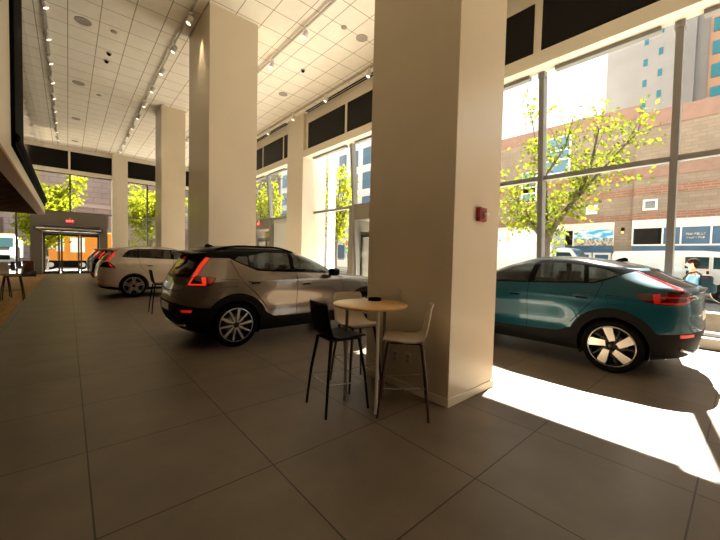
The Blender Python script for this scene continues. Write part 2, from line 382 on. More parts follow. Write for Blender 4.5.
# side vestibule doors in the window wall
def side_door(n, y0, y1, label):
    t = struct('door_%d' % n, MB().box(8.5, 9.4, y0, y1, 2.95, 3.55), M_vest, label)
    b = MB(); b.box(8.5, 9.4, y1 - .28, y1, 0, 2.95); b.box(8.5, 9.4, y0, y0 + .28, 0, 2.95); b.box(8.9, 9.0, y0 + .28, y1 - .28, 2.4, 2.5); b.build('door_surround', M_vest, t)
    w = .1; a, c = y0 + .28, y1 - .28; mid = (a + c) / 2
    for (p, q) in ((a, mid), (mid, c)):
        b = MB(); b.box(8.92, 8.98, p, p + w, 0, 2.4); b.box(8.92, 8.98, q - w, q, 0, 2.4); b.box(8.92, 8.98, p, q, 0, .2); b.box(8.92, 8.98, p, q, 2.28, 2.4)
        l = b.build('door_leaf', M_aludark, t)
        g = MB(); g.add([(8.95, p + w, .2), (8.95, q - w, .2), (8.95, q - w, 2.28), (8.95, p + w, 2.28)], [(0, 1, 2, 3)]); g.build('pane', M_glass, l)
        h = MB(); h.tube([(8.88, p + .14, .9), (8.88, p + .14, 1.3)], .014, 8); h.build('door_handle', M_steel, l)
    g = MB(); g.add([(8.95, a, 2.5), (8.95, c, 2.5), (8.95, c, 2.95), (8.95, a, 2.95)], [(0, 1, 2, 3)]); g.build('transom_pane', M_glass, t)
side_door(2, 7.9, 10.5, 'grey side door vestibule beside the nearest pillar')
side_door(3, 17.3, 20.2, 'grey side door vestibule at the far window bay behind the bronze car')
sbox('trim_30', 'white infill panel right of the far side vestibule', (8.6, 8.9, 15.3, 17.2, .2, 3.5), mat('white_panel', (.62, .64, .62), .4))

# ---- ceiling fittings
M_lens = mat('lamp_lens', (1, .95, .85), .3, emit=(1, .86, .62), estr=1.4)
def spot_meshes():
    b = MB(); b.tube([(0, 0, -.02), (0, 0, -.10)], .012, 8, 1); b.rbox(-.045, .045, -.09, .09, -.03, -.0, .008, 1)
    mt = Matrix.Translation((0, 0, -.17)) @ Matrix.Rotation(R(24), 4, 'Y')
    b.lathe([(.001, .11), (.06, .11), (.068, .09), (.068, -.10), (.058, -.10), (.058, -.085)], 16, 0, mt)
    hd = b.build('spot_head', [M_white, M_white])
    l = MB(); l.lathe([(.001, -.09), (.056, -.09)], 16, 0, mt); ln = l.build('lens', M_lens, hd)
    return hd
first = spot_meshes()
used = [False]; hang = []
def track(x, y0, y1, ys, label, dirn=1):
    t = thing('track_light', label, 'track light', (x, (y0 + y1) / 2, ZC - .07), 0, 'ceiling track lights')
    L = (y1 - y0) / 2
    MB().box(-.022, .022, -L, L, -.02, .02).build('rail', mat('track_rail', (.42, .39, .34), .45), t)
    if not hang: hang.append(MB().tube([(0, 0, .02), (0, 0, .07)], .008, 6).build('hanger', M_white)); fh = True
    else: fh = False
    for k in range(int(2 * L / 2.4)):
        h = hang[0] if fh and k == 0 else copy_tree(hang[0], t)
        h.parent = t; h.location = (0, -L + .4 + k * 2.4, 0)
    for y in ys:
        if not used[0]: h = first; used[0] = True; h.parent = t
        else: h = copy_tree(first, t)
        h.location = (0, y - (y0 + y1) / 2, -.02); h.rotation_euler = (0, 0, 0 if dirn > 0 else PI)
yy = [6.4 + 1.69 * k for k in range(12)]
track(-.40, 4, 27, [8.3 + 1.66 * k for k in range(11)], 'white track light nearest the overhanging wall, with a row of spots', -1)
track(2.44, 4, 26.6, yy, 'white track light passing left of the wide pillar, with close-set spots', 1)
track(4.95, 1, 26.6, [2.2 + 2.0 * k for k in range(12)], 'white track light over the car row right of pillars', 1)
track(7.55, -1, 26.6, [1.1 + 2.45 * k for k in range(10)], 'white track light beside the slot diffuser along windows', 1)
# round ceiling vents, speakers, sprinklers
M_grey = mat('vent_grey', (.36, .32, .26), .6)
rv = [(.36, 12.26, .19, 'round grey ceiling vent nearest the near end, beside first track light'), (.35, 16.82, .19, 'round grey ceiling vent, second from the near end'), (.34, 21.39, .17, 'round grey ceiling vent, third from the near end'),
      (.35, 25.77, .16, 'round grey ceiling vent farthest along the hall'), (6.43, 7.54, .17, 'round grey ceiling vent above the bronze car near the nearest pillar'), (6.4, 12.18, .17, 'round grey ceiling vent near the wall pier')]
for x, y, r_, lab in rv:
    b = MB(); b.lathe([(r_, 0), (r_, -.012), (r_ * .88, -.02), (r_ * .8, -.008), (r_ * .6, -.02), (r_ * .5, -.008), (r_ * .25, -.02), (.001, -.02)], 28)
    o = b.build('ceiling_vent', M_grey, None, 0, True); o.location = (x, y, ZC); tag(o, lab, 'ceiling vent', 'round ceiling vents')
for x, y, lab in [(1.045, 12.21, 'small round ceiling speaker nearer the track light'), (.995, 17.5, 'small round ceiling sensor far along the hall'), (5.77, 7.53, 'small round ceiling speaker right of the wide pillar')]:
    b = MB(); b.lathe([(.08, 0), (.08, -.02), (.05, -.035), (.001, -.035)], 16); o = b.build('ceiling_sensor', M_grey, None, 0, True); o.location = (x, y, ZC); tag(o, lab, 'ceiling sensor')
for x, y, lab in [(1.033, 13.61, 'dark camera dome on ceiling, nearer of the pair'), (1.01, 14.2, 'dark camera dome on ceiling, farther of the pair'), (6.07, 10.16, 'dark smoke detector on ceiling right of the wide pillar')]:
    t = thing('ceiling_camera', lab, 'camera', (x, y, ZC))
    MB().lathe([(.075, 0), (.075, -.03), (.001, -.03)], 16).build('base', M_grey, t)
    MB().sphere((0, 0, -.04), .055, 14, 8).build('dome', M_black, t)

# ---- fittings on the nearest pillar
t = thing('fire_alarm', 'red wall fire alarm with clear strobe lens on nearest pillar', 'fire alarm', (3.355, 1.907, 1.985))
MB().rbox(-.075, .075, -.05, 0, -.075, .075, .012).build('body', mat('alarm_red', (.30, .012, .012), .4), t)
MB().rbox(-.0, .065, -.085, -.045, -.045, .015, .01).build('strobe_lens', mat('strobe', (.75, .7, .68), .15), t)
b = MB()
for k in range(4): b.box(-.055, -.01, -.053, -.049, -.05 + k * .03, -.035 + k * .03)
b.build('sounder_grille', mat('alarm_dark', (.09, .005, .005), .5), t)
M_plate = mat('outlet_plate', (.62, .55, .45), .4)
for y, z, lab in [(2.63, .36, 'wall outlet low on nearest pillar, left of the pair'), (2.44, .372, 'wall outlet low on nearest pillar, right of the pair')]:
    t = thing('wall_outlet', lab, 'outlet', (2.88, y, z), 0, 'outlets low on the nearest pillar')
    MB().rbox(-.012, 0, -.04, .04, -.06, .06, .004).build('cover_plate', M_plate, t)
    b = MB()
    for dz in (-.025, .025): b.rbox(-.016, -.01, -.018, .018, dz - .016, dz + .016, .003)
    b.build('socket', M_grey, t)
t = thing('wall_switch', 'small wall switch above the table on nearest pillar', 'switch', (2.88, 2.6, 1.09))
MB().rbox(-.012, 0, -.035, .035, -.055, .055, .004).build('cover_plate', M_plate, t)
MB().rbox(-.02, -.01, -.012, .012, -.025, .025, .003).build('rocker', M_plate, t)

# ------------------------------------------------------------------ round bar table and stools
t = thing('bar_table', 'round oak topped bar table with thin white legs by nearest pillar', 'table', (2.32, 2.49, 0))
TH = 1.03
M_oak = mat('light_oak', (.62, .38, .15), .35, noise=.12, nscale=6)
b = MB(); b.lathe([(.001, TH), (.37, TH), (.378, TH - .006), (.378, TH - .022), (.36, TH - .028), (.001, TH - .028)], 48); b.build('table_top', M_oak, t, 0, True)
for k, a in enumerate((246, 126, 6)):
    a = R(a); c, s_ = math.cos(a), math.sin(a)
    b = MB(); b.tube([(c * .25, s_ * .25, 0), (c * .24, s_ * .24, TH - .03)], .0165, 12); b.tube([(c * .25, s_ * .25, 0), (c * .25, s_ * .25, .008)], .022, 12)
    b.build('leg', M_white if k == 0 else mat('shaded_leg', (.25, .23, .2), .35), t)  # front leg white as lit; grey on the other legs paints in their shade
b = MB(); [b.box(0, .26, -.015, .015, TH - .045, TH - .028, 0, Matrix.Rotation(R(a), 4, 'Z')) for a in (246, 126, 6)]; b.build('underframe', M_aludark, t)
t = thing('key_tray', 'small black oval tray lying on the round oak table', 'tray', (2.50, 2.615, TH), R(-40))
b = MB(); b.lathe([(.001, .004), (.05, .004), (.052, .03), (.06, .032), (.062, .0), (.001, 0)], 24, 0, Matrix.Diagonal((1.15, .75, 1, 1))); b.build('tray_body', M_black, t, 0, True)
b = MB(); b.rbox(-.035, .02, -.016, .016, .006, .024, .006); b.build('key_fob', M_blacksat, t)

def stool(name, label, loc, rz, shell_m, leg_m, H=.73, group=None):
    """facing +x, origin on the floor"""
    t = thing(name, label, 'stool', loc, rz, group)
    # side profile of the one-piece shell
    prof = [(.21, -.012), (.19, .0), (.10, -.004), (0, -.016), (-.10, -.012), (-.16, .012), (-.195, .06), (-.212, .13), (-.225, .21), (-.24, .30), (-.25, .335)]
    n = len(prof); nw = 10; vs = []; fs = []
    for side in (0, 1):
        for i, (x, z) in enumerate(prof):
            a = prof[max(i - 1, 0)]; c = prof[min(i + 1, n - 1)]; tx, tz = c[0] - a[0], c[1] - a[1]; l = math.hypot(tx, tz); nx, nz = tz / l, -tx / l
            wd = .205 - (.02 if i < 1 else 0) - .018 * max(0, (i - 5) / 5) - (.018 if i == n - 1 else 0)
            for j in range(nw + 1):
                q = j / nw * 2 - 1
                cv = .022 * q * q if i <= 5 else .02 * q * q
                ox, oz = (-nx * side * .013, -nz * side * .013)
                vs.append((x + ox + (cv if i > 5 else 0) * 1, q * wd, H + z + oz * 1 + (cv * .6 if i <= 5 else 0)))
    N = n * (nw + 1)
    for i in range(n - 1):
        for j in range(nw):
            a = i * (nw + 1) + j
            fs.append((a, a + 1, a + nw + 2, a + nw + 1)); fs.append((N + a, N + a + nw + 1, N + a + nw + 2, N + a + 1))
    per = [i * (nw + 1) for i in range(n)] + [(n - 1) * (nw + 1) + j for j in range(1, nw + 1)] + [i * (nw + 1) + nw for i in range(n - 2, -1, -1)] + [j for j in range(nw - 1, 0, -1)]
    for k in range(len(per)):
        a, c = per[k], per[(k + 1) % len(per)]; fs.append((a, c, N + c, N + a))
    b = MB(); b.add(vs, fs, 0, True); b.build('seat_shell', shell_m, t, 0, True)
    ft = [(.235, .215), (.235, -.215), (-.235, .215), (-.235, -.215)]
    for fx, fy in ft:
        k = .66
        b = MB(); b.tube([(fx, fy, 0), (fx * .86, fy * .86, H * .5), (fx * k, fy * k, H - .03)], [.0115, .0145, .0175], 10); b.build('leg', leg_m, t)
    b = MB()
    hz = .27; k = 1 - .14 * hz / (H * .5)
    c4 = [(fx * k, fy * k, hz + (0.03 if fx < 0 else 0)) for fx, fy in (ft[0], ft[1], ft[3], ft[2])]
    for i in range(4): b.tube([c4[i], c4[(i + 1) % 4]], .005, 6)
    b.build('footrest', M_steel, t)
    b = MB(); b.box(-.155, .155, -.15, .15, H - .04, H - .022); b.build('seat_plate', leg_m, t)
    return t
M_shellb = mat('black_shell', (.004, .004, .004), .55, spec=.12); M_shellw = mat('white_shell', (.62, .53, .42), .4)
M_legb = mat('black_leg', (.005, .005, .005), .5, spec=.15); M_legr = mat('dark_red_leg', (.045, .012, .008), .4); M_shello = mat('oak_shell', (.36, .2, .09), .45, noise=.15); M_legw = mat('walnut_leg', (.05, .022, .011), .6, spec=.2)
stool('bar_stool', 'black shell bar stool with black legs at the round table', (2.035, 2.64, 0), R(-8), M_shellb, M_legb)
stool('bar_stool', 'white shell bar stool with dark legs between round table and pillar', (2.48, 2.15, 0), R(131), M_shellw, M_legr)
stool('bar_stool', 'white shell bar stool standing behind the black stool and table', (2.555, 2.965, 0), R(-100), M_shellw, M_legr)
stool('bar_stool', 'black bar stool between the white car and bronze car', (1.74, 9.5, 0), 0, M_shellb, M_legb)
stool('bar_stool', 'oak bar stool with its back to the tiled floor, on wood floor', (-1.22, 13.9, 0), PI, M_shello, M_legw)
stool('bar_stool', 'pale cushioned bar stool behind the oak stool, on wood floor', (-1.55, 14.75, 0), R(-80), M_shellw, M_legw)
t = thing('planter_box', 'brown box on dark blue base beside the far entrance doors', 'box', (-1.62, 25.6, 0))
MB().rbox(-.22, .22, -.22, .22, .30, .86, .015).build('box_body', mat('rust_brown', (.10, .035, .018), .5), t)
MB().rbox(-.28, .30, -.26, .26, 0, .30, .02).build('base', mat('navy_base', (.02, .035, .06), .5), t)

# ------------------------------------------------------------------ cars
def pchip(xs, ys):
    xs = np.array(xs, float); ys = np.array(ys, float); h = np.diff(xs); d = np.diff(ys) / h
    m = np.zeros(len(xs))
    for i in range(1, len(xs) - 1):
        if d[i - 1] * d[i] > 0:
            w1 = 2 * h[i] + h[i - 1]; w2 = h[i] + 2 * h[i - 1]; m[i] = (w1 + w2) / (w1 / d[i - 1] + w2 / d[i])
    m[0] = d[0]; m[-1] = d[-1]
    def f(x):
        x = np.clip(np.asarray(x, float), xs[0], xs[-1]); i = np.clip(np.searchsorted(xs, x) - 1, 0, len(h) - 1)
        t = (x - xs[i]) / h[i]
        return ((1 + 2 * t) * (1 - t) ** 2 * ys[i] + t * (1 - t) ** 2 * h[i] * m[i] + t * t * (3 - 2 * t) * ys[i + 1] + t * t * (t - 1) * h[i] * m[i + 1])
    return f
def superq(n, ax, ay):
    t = np.linspace(0, PI / 2, 4000); e = 1 - np.cos(t) ** (2 / n); s = np.sin(t) ** (2 / n)
    l = np.concatenate([[0], np.cumsum(np.hypot(np.diff(e) * ax, np.diff(s) * ay))]); l /= l[-1]
    return l, e, s
class Shape:
    """car skin: plan outlines stacked over height, u runs from rear centre round the flank to front centre, v climbs"""
    def __init__(s, prof, RA, FA, crease=None):
        z = [p[0] for p in prof]; s.z0, s.z1 = z[0], z[-1]
        s.xr = pchip(z, [p[1] for p in prof]); s.xf = pchip(z, [p[2] for p in prof]); s.W = pchip(z, [p[3] for p in prof])
        s.ra0 = pchip(*zip(*RA)); s.fa0 = pchip(*zip(*FA)); s.crease = crease
        s.tr = superq(3.4, .9, .93); s.tf = superq(2.9, .9, .93)
        zz = np.linspace(s.z0, s.z1, 1500); dv = np.hypot(np.diff(zz), np.diff(s.W(zz))); s.vz = zz; s.vv = np.concatenate([[0], np.cumsum(dv)]); s.vmax = s.vv[-1]
        s.A = 1.35; s.B = s.A + 2.5; s.C = s.B + 1.35
    def V(s, z): return np.interp(z, s.vz, s.vv)
    def Z(s, v): return np.interp(v, s.vv, s.vz)
    def ra(s, z): return np.minimum(s.ra0(z), .48 * (s.xf(z) - s.xr(z)))
    def fa(s, z): return np.minimum(s.fa0(z), .48 * (s.xf(z) - s.xr(z)))
    def P(s, u, v):
        u = np.asarray(u, float); z = s.Z(v); xr, xf, W, ra, fa = s.xr(z), s.xf(z), s.W(z), s.ra(z), s.fa(z)
        qr = np.clip(u / s.A, 0, 1); er = np.interp(qr, s.tr[0], s.tr[1]); sr = np.interp(qr, s.tr[0], s.tr[2])
        qf = np.clip((s.C - u) / (s.C - s.B), 0, 1); ef = np.interp(qf, s.tf[0], s.tf[1]); sf = np.interp(qf, s.tf[0], s.tf[2])
        k = np.clip((u - s.A) / (s.B - s.A), 0, 1)
        x = np.where(u < s.A, xr + ra * er, np.where(u > s.B, xf - fa * ef, (xr + ra) * (1 - k) + (xf - fa) * k))
        y = W * np.where(u < s.A, sr, np.where(u > s.B, sf, 1.))
        if s.crease is not None: y = y - s.crease(x, z) * np.clip((y / np.maximum(W, 1e-3) - .6) / .4, 0, 1)
        return np.stack([x, y, z], -1)
    def N(s, u, v):
        e = 2e-3
        a = s.P(np.clip(u + e, 0, s.C), v) - s.P(np.clip(u - e, 0, s.C), v); b = s.P(u, np.clip(v + e, 0, s.vmax)) - s.P(u, np.clip(v - e, 0, s.vmax))
        n = np.cross(a, b); l = np.linalg.norm(n, axis=-1, keepdims=True); n = n / np.maximum(l, 1e-12)
        c = np.stack([s.P(u, v)[..., 0] - (s.xr(s.Z(v)) + s.xf(s.Z(v))) / 2, s.P(u, v)[..., 1], s.Z(v) * 0 + .02], -1)
        sg = np.sign((n * c).sum(-1, keepdims=True)); sg[sg == 0] = 1; n *= sg
        n[l[..., 0] < 1e-9] = (0, 0, 1)
        return n
    # side view (x,z), rear view (y,z), front view (y,z) -> (u,v)
    def S(s, x, z):
        xr, xf, ra, fa = float(s.xr(z)), float(s.xf(z)), float(s.ra(z)), float(s.fa(z)); v = float(s.V(z))
        if x < xr + ra: return (float(np.interp(max(0, (x - xr) / ra), s.tr[1], s.tr[0])) * s.A, v)
        if x > xf - fa: return (s.C - float(np.interp(max(0, (xf - x) / fa), s.tf[1], s.tf[0])) * (s.C - s.B), v)
        return (s.A + (x - xr - ra) / (xf - fa - xr - ra) * (s.B - s.A), v)
    def Rr(s, y, z): return (float(np.interp(min(1, y / max(1e-3, float(s.W(z)))), s.tr[2], s.tr[0])) * s.A, float(s.V(z)))
    def F(s, y, z): return (s.C - float(np.interp(min(1, y / max(1e-3, float(s.W(z)))), s.tf[2], s.tf[0])) * (s.C - s.B), float(s.V(z)))
    def poly(s, pts, step=.03):
        """pts: ('S',x,z) | ('R',y,z) | ('F',y,z)"""
        out = []; fn = dict(S=s.S, R=s.Rr, F=s.F); n = len(pts)
        for i in range(n):
            a, b = pts[i], pts[(i + 1) % n]
            if a[0] == b[0]:
                k = max(1, int(math.hypot(a[1] - b[1], a[2] - b[2]) / step))
                for j in range(k): t = j / k; out.append(fn[a[0]](a[1] + (b[1] - a[1]) * t, a[2] + (b[2] - a[2]) * t))
            else:
                p, q = fn[a[0]](*a[1:]), fn[b[0]](*b[1:]); k = max(1, int(math.hypot(p[0] - q[0], p[1] - q[1]) / step))
                for j in range(k): t = j / k; out.append((p[0] + (q[0] - p[0]) * t, p[1] + (q[1] - p[1]) * t))
        return out
def inpoly(px, py, poly):
    c = np.zeros(len(px), bool); n = len(poly)
    for i in range(n):
        x1, y1 = poly[i]; x2, y2 = poly[i - 1]
        if y1 == y2: continue
        k = ((y1 > py) != (y2 > py)) & (px < (x2 - x1) * (py - y1) / (y2 - y1) + x1); c ^= k
    return c
def strip(pts, w):
    """thin polygon along a polyline of one view tag"""
    out1, out2 = [], []
    for i, p in enumerate(pts):
        a, b = pts[max(i - 1, 0)], pts[min(i + 1, len(pts) - 1)]; dx, dz = b[1] - a[1], b[2] - a[2]; l = math.hypot(dx, dz) or 1
        out1.append((p[0], p[1] - dz / l * w / 2, p[2] + dx / l * w / 2)); out2.append((p[0], p[1] + dz / l * w / 2, p[2] - dx / l * w / 2))
    return out1 + out2[::-1]
def circ(cx, cz, r, a0, a1, n=30, tagc='S'): return [(tagc, cx + r * math.cos(R(a0 + (a1 - a0) * i / n)), cz + r * math.sin(R(a0 + (a1 - a0) * i / n))) for i in range(n + 1)]
def S_(*p): return [('S', x, z) for x, z in p]
def R_(*p): return [('R', y, z) for y, z in p]
def F_(*p): return [('F', y, z) for y, z in p]

def skin(shape, regions, parts, root):
    """regions: ordered (key, polygon); parts: key -> (name, parent key, mats, both sides in one mesh?, label, slot)"""
    s = shape; verts = []; edges = []
    def addloop(p):
        o = len(verts); verts.extend(p); edges.extend([(o + i, o + (i + 1) % len(p)) for i in range(len(p))])
    polys = [(k, s.poly(p)) for k, p in regions]
    frame = [(u, 0) for u in np.linspace(0, s.C, 90)[:-1]] + [(s.C, v) for v in np.linspace(0, s.vmax, 34)[:-1]] + [(u, s.vmax) for u in np.linspace(s.C, 0, 90)[:-1]] + [(0, v) for v in np.linspace(s.vmax, 0, 34)[:-1]]
    addloop(frame)
    polys = [(k, [(min(max(u, 0), s.C), min(max(v, 0), s.vmax)) for u, v in p]) for k, p in polys]
    for k, p in polys: addloop(p)
    cp = np.array(verts); g = []
    us = np.linspace(0, s.C, 100); vs = np.linspace(0, s.vmax, 46)
    for u in us[1:-1]:
        d = np.hypot(cp[:, 0][None, :] - u, cp[:, 1][None, :] - vs[1:-1, None]).min(1)
        g += [(u, v) for v, dd in zip(vs[1:-1], d) if dd > .02]
    V2, E2, F2, _, _, _ = delaunay_2d_cdt([Vector(p) for p in verts + g], edges, [], 0, 1e-5)
    uv = np.array([(p.x, p.y) for p in V2]); tri = np.array(F2, int)
    uv[:, 0] = np.clip(uv[:, 0], 0, s.C); uv[:, 1] = np.clip(uv[:, 1], 0, s.vmax)
    cen = uv[tri].mean(1); key = np.array(['body'] * len(tri), object)
    for k, p in polys: key[inpoly(cen[:, 0], cen[:, 1], p)] = k
    P = s.P(uv[:, 0], uv[:, 1]); N = s.N(uv[:, 0], uv[:, 1]); objs = {}
    # keep triangles counter-clockwise
    for name in parts:
        nm, par, mats, both, label, keys = parts[name]
        sides = [(1, -1)] if both else [(1,), (-1,)]
        for sd in sides:
            vs_, fs_, ns_, ms_ = [], [], [], []
            for sg in sd:
                for mi, kk in enumerate(keys):
                    sel = tri[key == kk]
                    if not len(sel): continue
                    idx, inv = np.unique(sel.ravel(), return_inverse=True); inv = inv.reshape(-1, 3); o = len(vs_)
                    p = P[idx] * (1, sg, 1); n = N[idx] * (1, sg, 1)
                    fn = np.cross(p[inv[:, 1]] - p[inv[:, 0]], p[inv[:, 2]] - p[inv[:, 0]]); flip = (fn * n[inv].sum(1)).sum(1) < 0
                    inv = inv.copy(); inv[flip] = inv[flip][:, ::-1]
                    vs_ += p.tolist(); ns_ += n.tolist(); fs_ += (inv + o).tolist(); ms_ += [mi] * len(inv)
            me = D.meshes.new(nm); me.from_pydata(vs_, [], fs_)
            for m in mats: me.materials.append(m)
            me.polygons.foreach_set('material_index', ms_); me.polygons.foreach_set('use_smooth', [True] * len(fs_)); me.update()
            me.normals_split_custom_set_from_vertices(ns_)
            o = D.objects.new(nm, me); COL.objects.link(o)
            o.parent = objs.get((par, sd[0])) or objs.get((par, 1)) or root
            if label: o['label'] = label
            objs[(name, sd[0])] = o
    return objs

def wheel(parent, x, y, side, style, r, rim_r, M):
    """wheel with its outer face towards side*y"""
    t = D.objects.new('wheel', None)
    b = MB(); w = .215; fy = lambda d: side * d   # d measured outwards from the outer face plane
    # rim barrel and lip
    b.lathe([(rim_r, fy(-.03)), (rim_r + .004, fy(-.010)), (rim_r - .012, fy(-.008))], 48, 0, None, 'y')
    b.lathe([(rim_r - .012, fy(-.008)), (rim_r - .03, fy(-.04)), (rim_r - .04, fy(-.17)), (rim_r, fy(-.2))], 48, 1, None, 'y')
    b.disc((0, fy(-.15), 0), rim_r - .03, 40, 'y', 2)
    b.lathe([(.165, fy(-.12)), (.165, fy(-.10)), (.05, fy(-.095))], 32, 3, None, 'y')      # brake disc
    pr = lambda poly, d0, d1, mi, ms: b.prism(poly, lambda a, c, tt: (a, fy(tt), c), d0, d1, mi, ms)
    R2 = rim_r - .012
    def rot(p, a): c, q = math.cos(a), math.sin(a); return [(x_ * c - z_ * q, x_ * q + z_ * c) for x_, z_ in p]
    if style == 'blade':
        for k in range(5):
            a = 2 * PI * k / 5 + .25
            pr(rot([(.06, -.02), (R2, -.10), (R2 - .002, .02), (.085, .05)], a), -.045, -.018, 0, 1)
            pr(rot([(.04, .03), (.09, .05), (R2, .10), (R2, .115), (.06, .06)], a), -.06, -.03, 1, 1)
    elif style == 'twin':
        for k in range(5):
            a = 2 * PI * k / 5 + .3
            pr(rot([(.03, -.028), (R2, -.066), (R2, -.020), (.05, -.002)], a), -.05, -.016, 0, 1)
            pr(rot([(.05, .006), (R2 * .75, .075), (R2, .125), (R2, .152), (R2 * .7, .10), (.04, .035)], a), -.055, -.02, 0, 1)
    else:
        for k in range(5):
            a = 2 * PI * k / 5 + PI / 10
            pr(rot([(.03, -.03), (R2, -.052), (R2, -.018), (.06, -.006)], a), -.05, -.018, 0, 1)
            pr(rot([(.06, .006), (R2, .018), (R2, .052), (.03, .03)], a), -.05, -.018, 0, 1)
    b.lathe([(.001, fy(-.012)), (.03, fy(-.012)), (.042, fy(-.02)), (.06, fy(-.03)), (.06, fy(-.09))], 24, 1, None, 'y')
    o = b.build('wheel', [M['rim'], M['rimdark'], M['dark'], M['disc']], parent); o.location = (x, y, r)
    tb = MB()
    prof = [(rim_r - .005, -.015), (rim_r + .012, -.002), (r - .045, .004), (r - .018, -.006), (r - .004, -.028), (r, -.05), (r, -.18), (r - .012, -.205), (r - .05, -.222), (rim_r, -.205)]
    tb.lathe([(q, fy(d)) for q, d in prof], 56, 0, None, 'y')
    tb.build('tyre', M['tyre'], o)
    return o

CM = dict(
    tyre=mat('tyre_rubber', (.004, .004, .004), .8, spec=.06), dark=mat('dark_well', (.008, .008, .008), .8), disc=mat('brake_disc', (.25, .25, .25), .35, .9),
    clad=mat('grey_cladding', (.008, .007, .006), .6, spec=.08), gloss=mat('gloss_black', (.004, .004, .005), .16, spec=.07),
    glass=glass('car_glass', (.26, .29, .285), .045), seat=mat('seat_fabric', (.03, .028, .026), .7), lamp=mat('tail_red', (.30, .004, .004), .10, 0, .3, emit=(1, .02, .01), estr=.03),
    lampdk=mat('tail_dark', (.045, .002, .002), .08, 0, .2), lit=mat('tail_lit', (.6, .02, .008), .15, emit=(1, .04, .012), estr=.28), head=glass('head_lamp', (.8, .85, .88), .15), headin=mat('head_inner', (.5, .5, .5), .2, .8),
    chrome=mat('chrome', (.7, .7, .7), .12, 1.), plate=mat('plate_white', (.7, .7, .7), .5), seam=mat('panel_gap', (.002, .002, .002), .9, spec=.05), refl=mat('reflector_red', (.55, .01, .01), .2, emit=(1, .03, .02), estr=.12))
def paint(name, col, metal=.5, rough=.28): return mat(name, col, rough, metal, 1.)

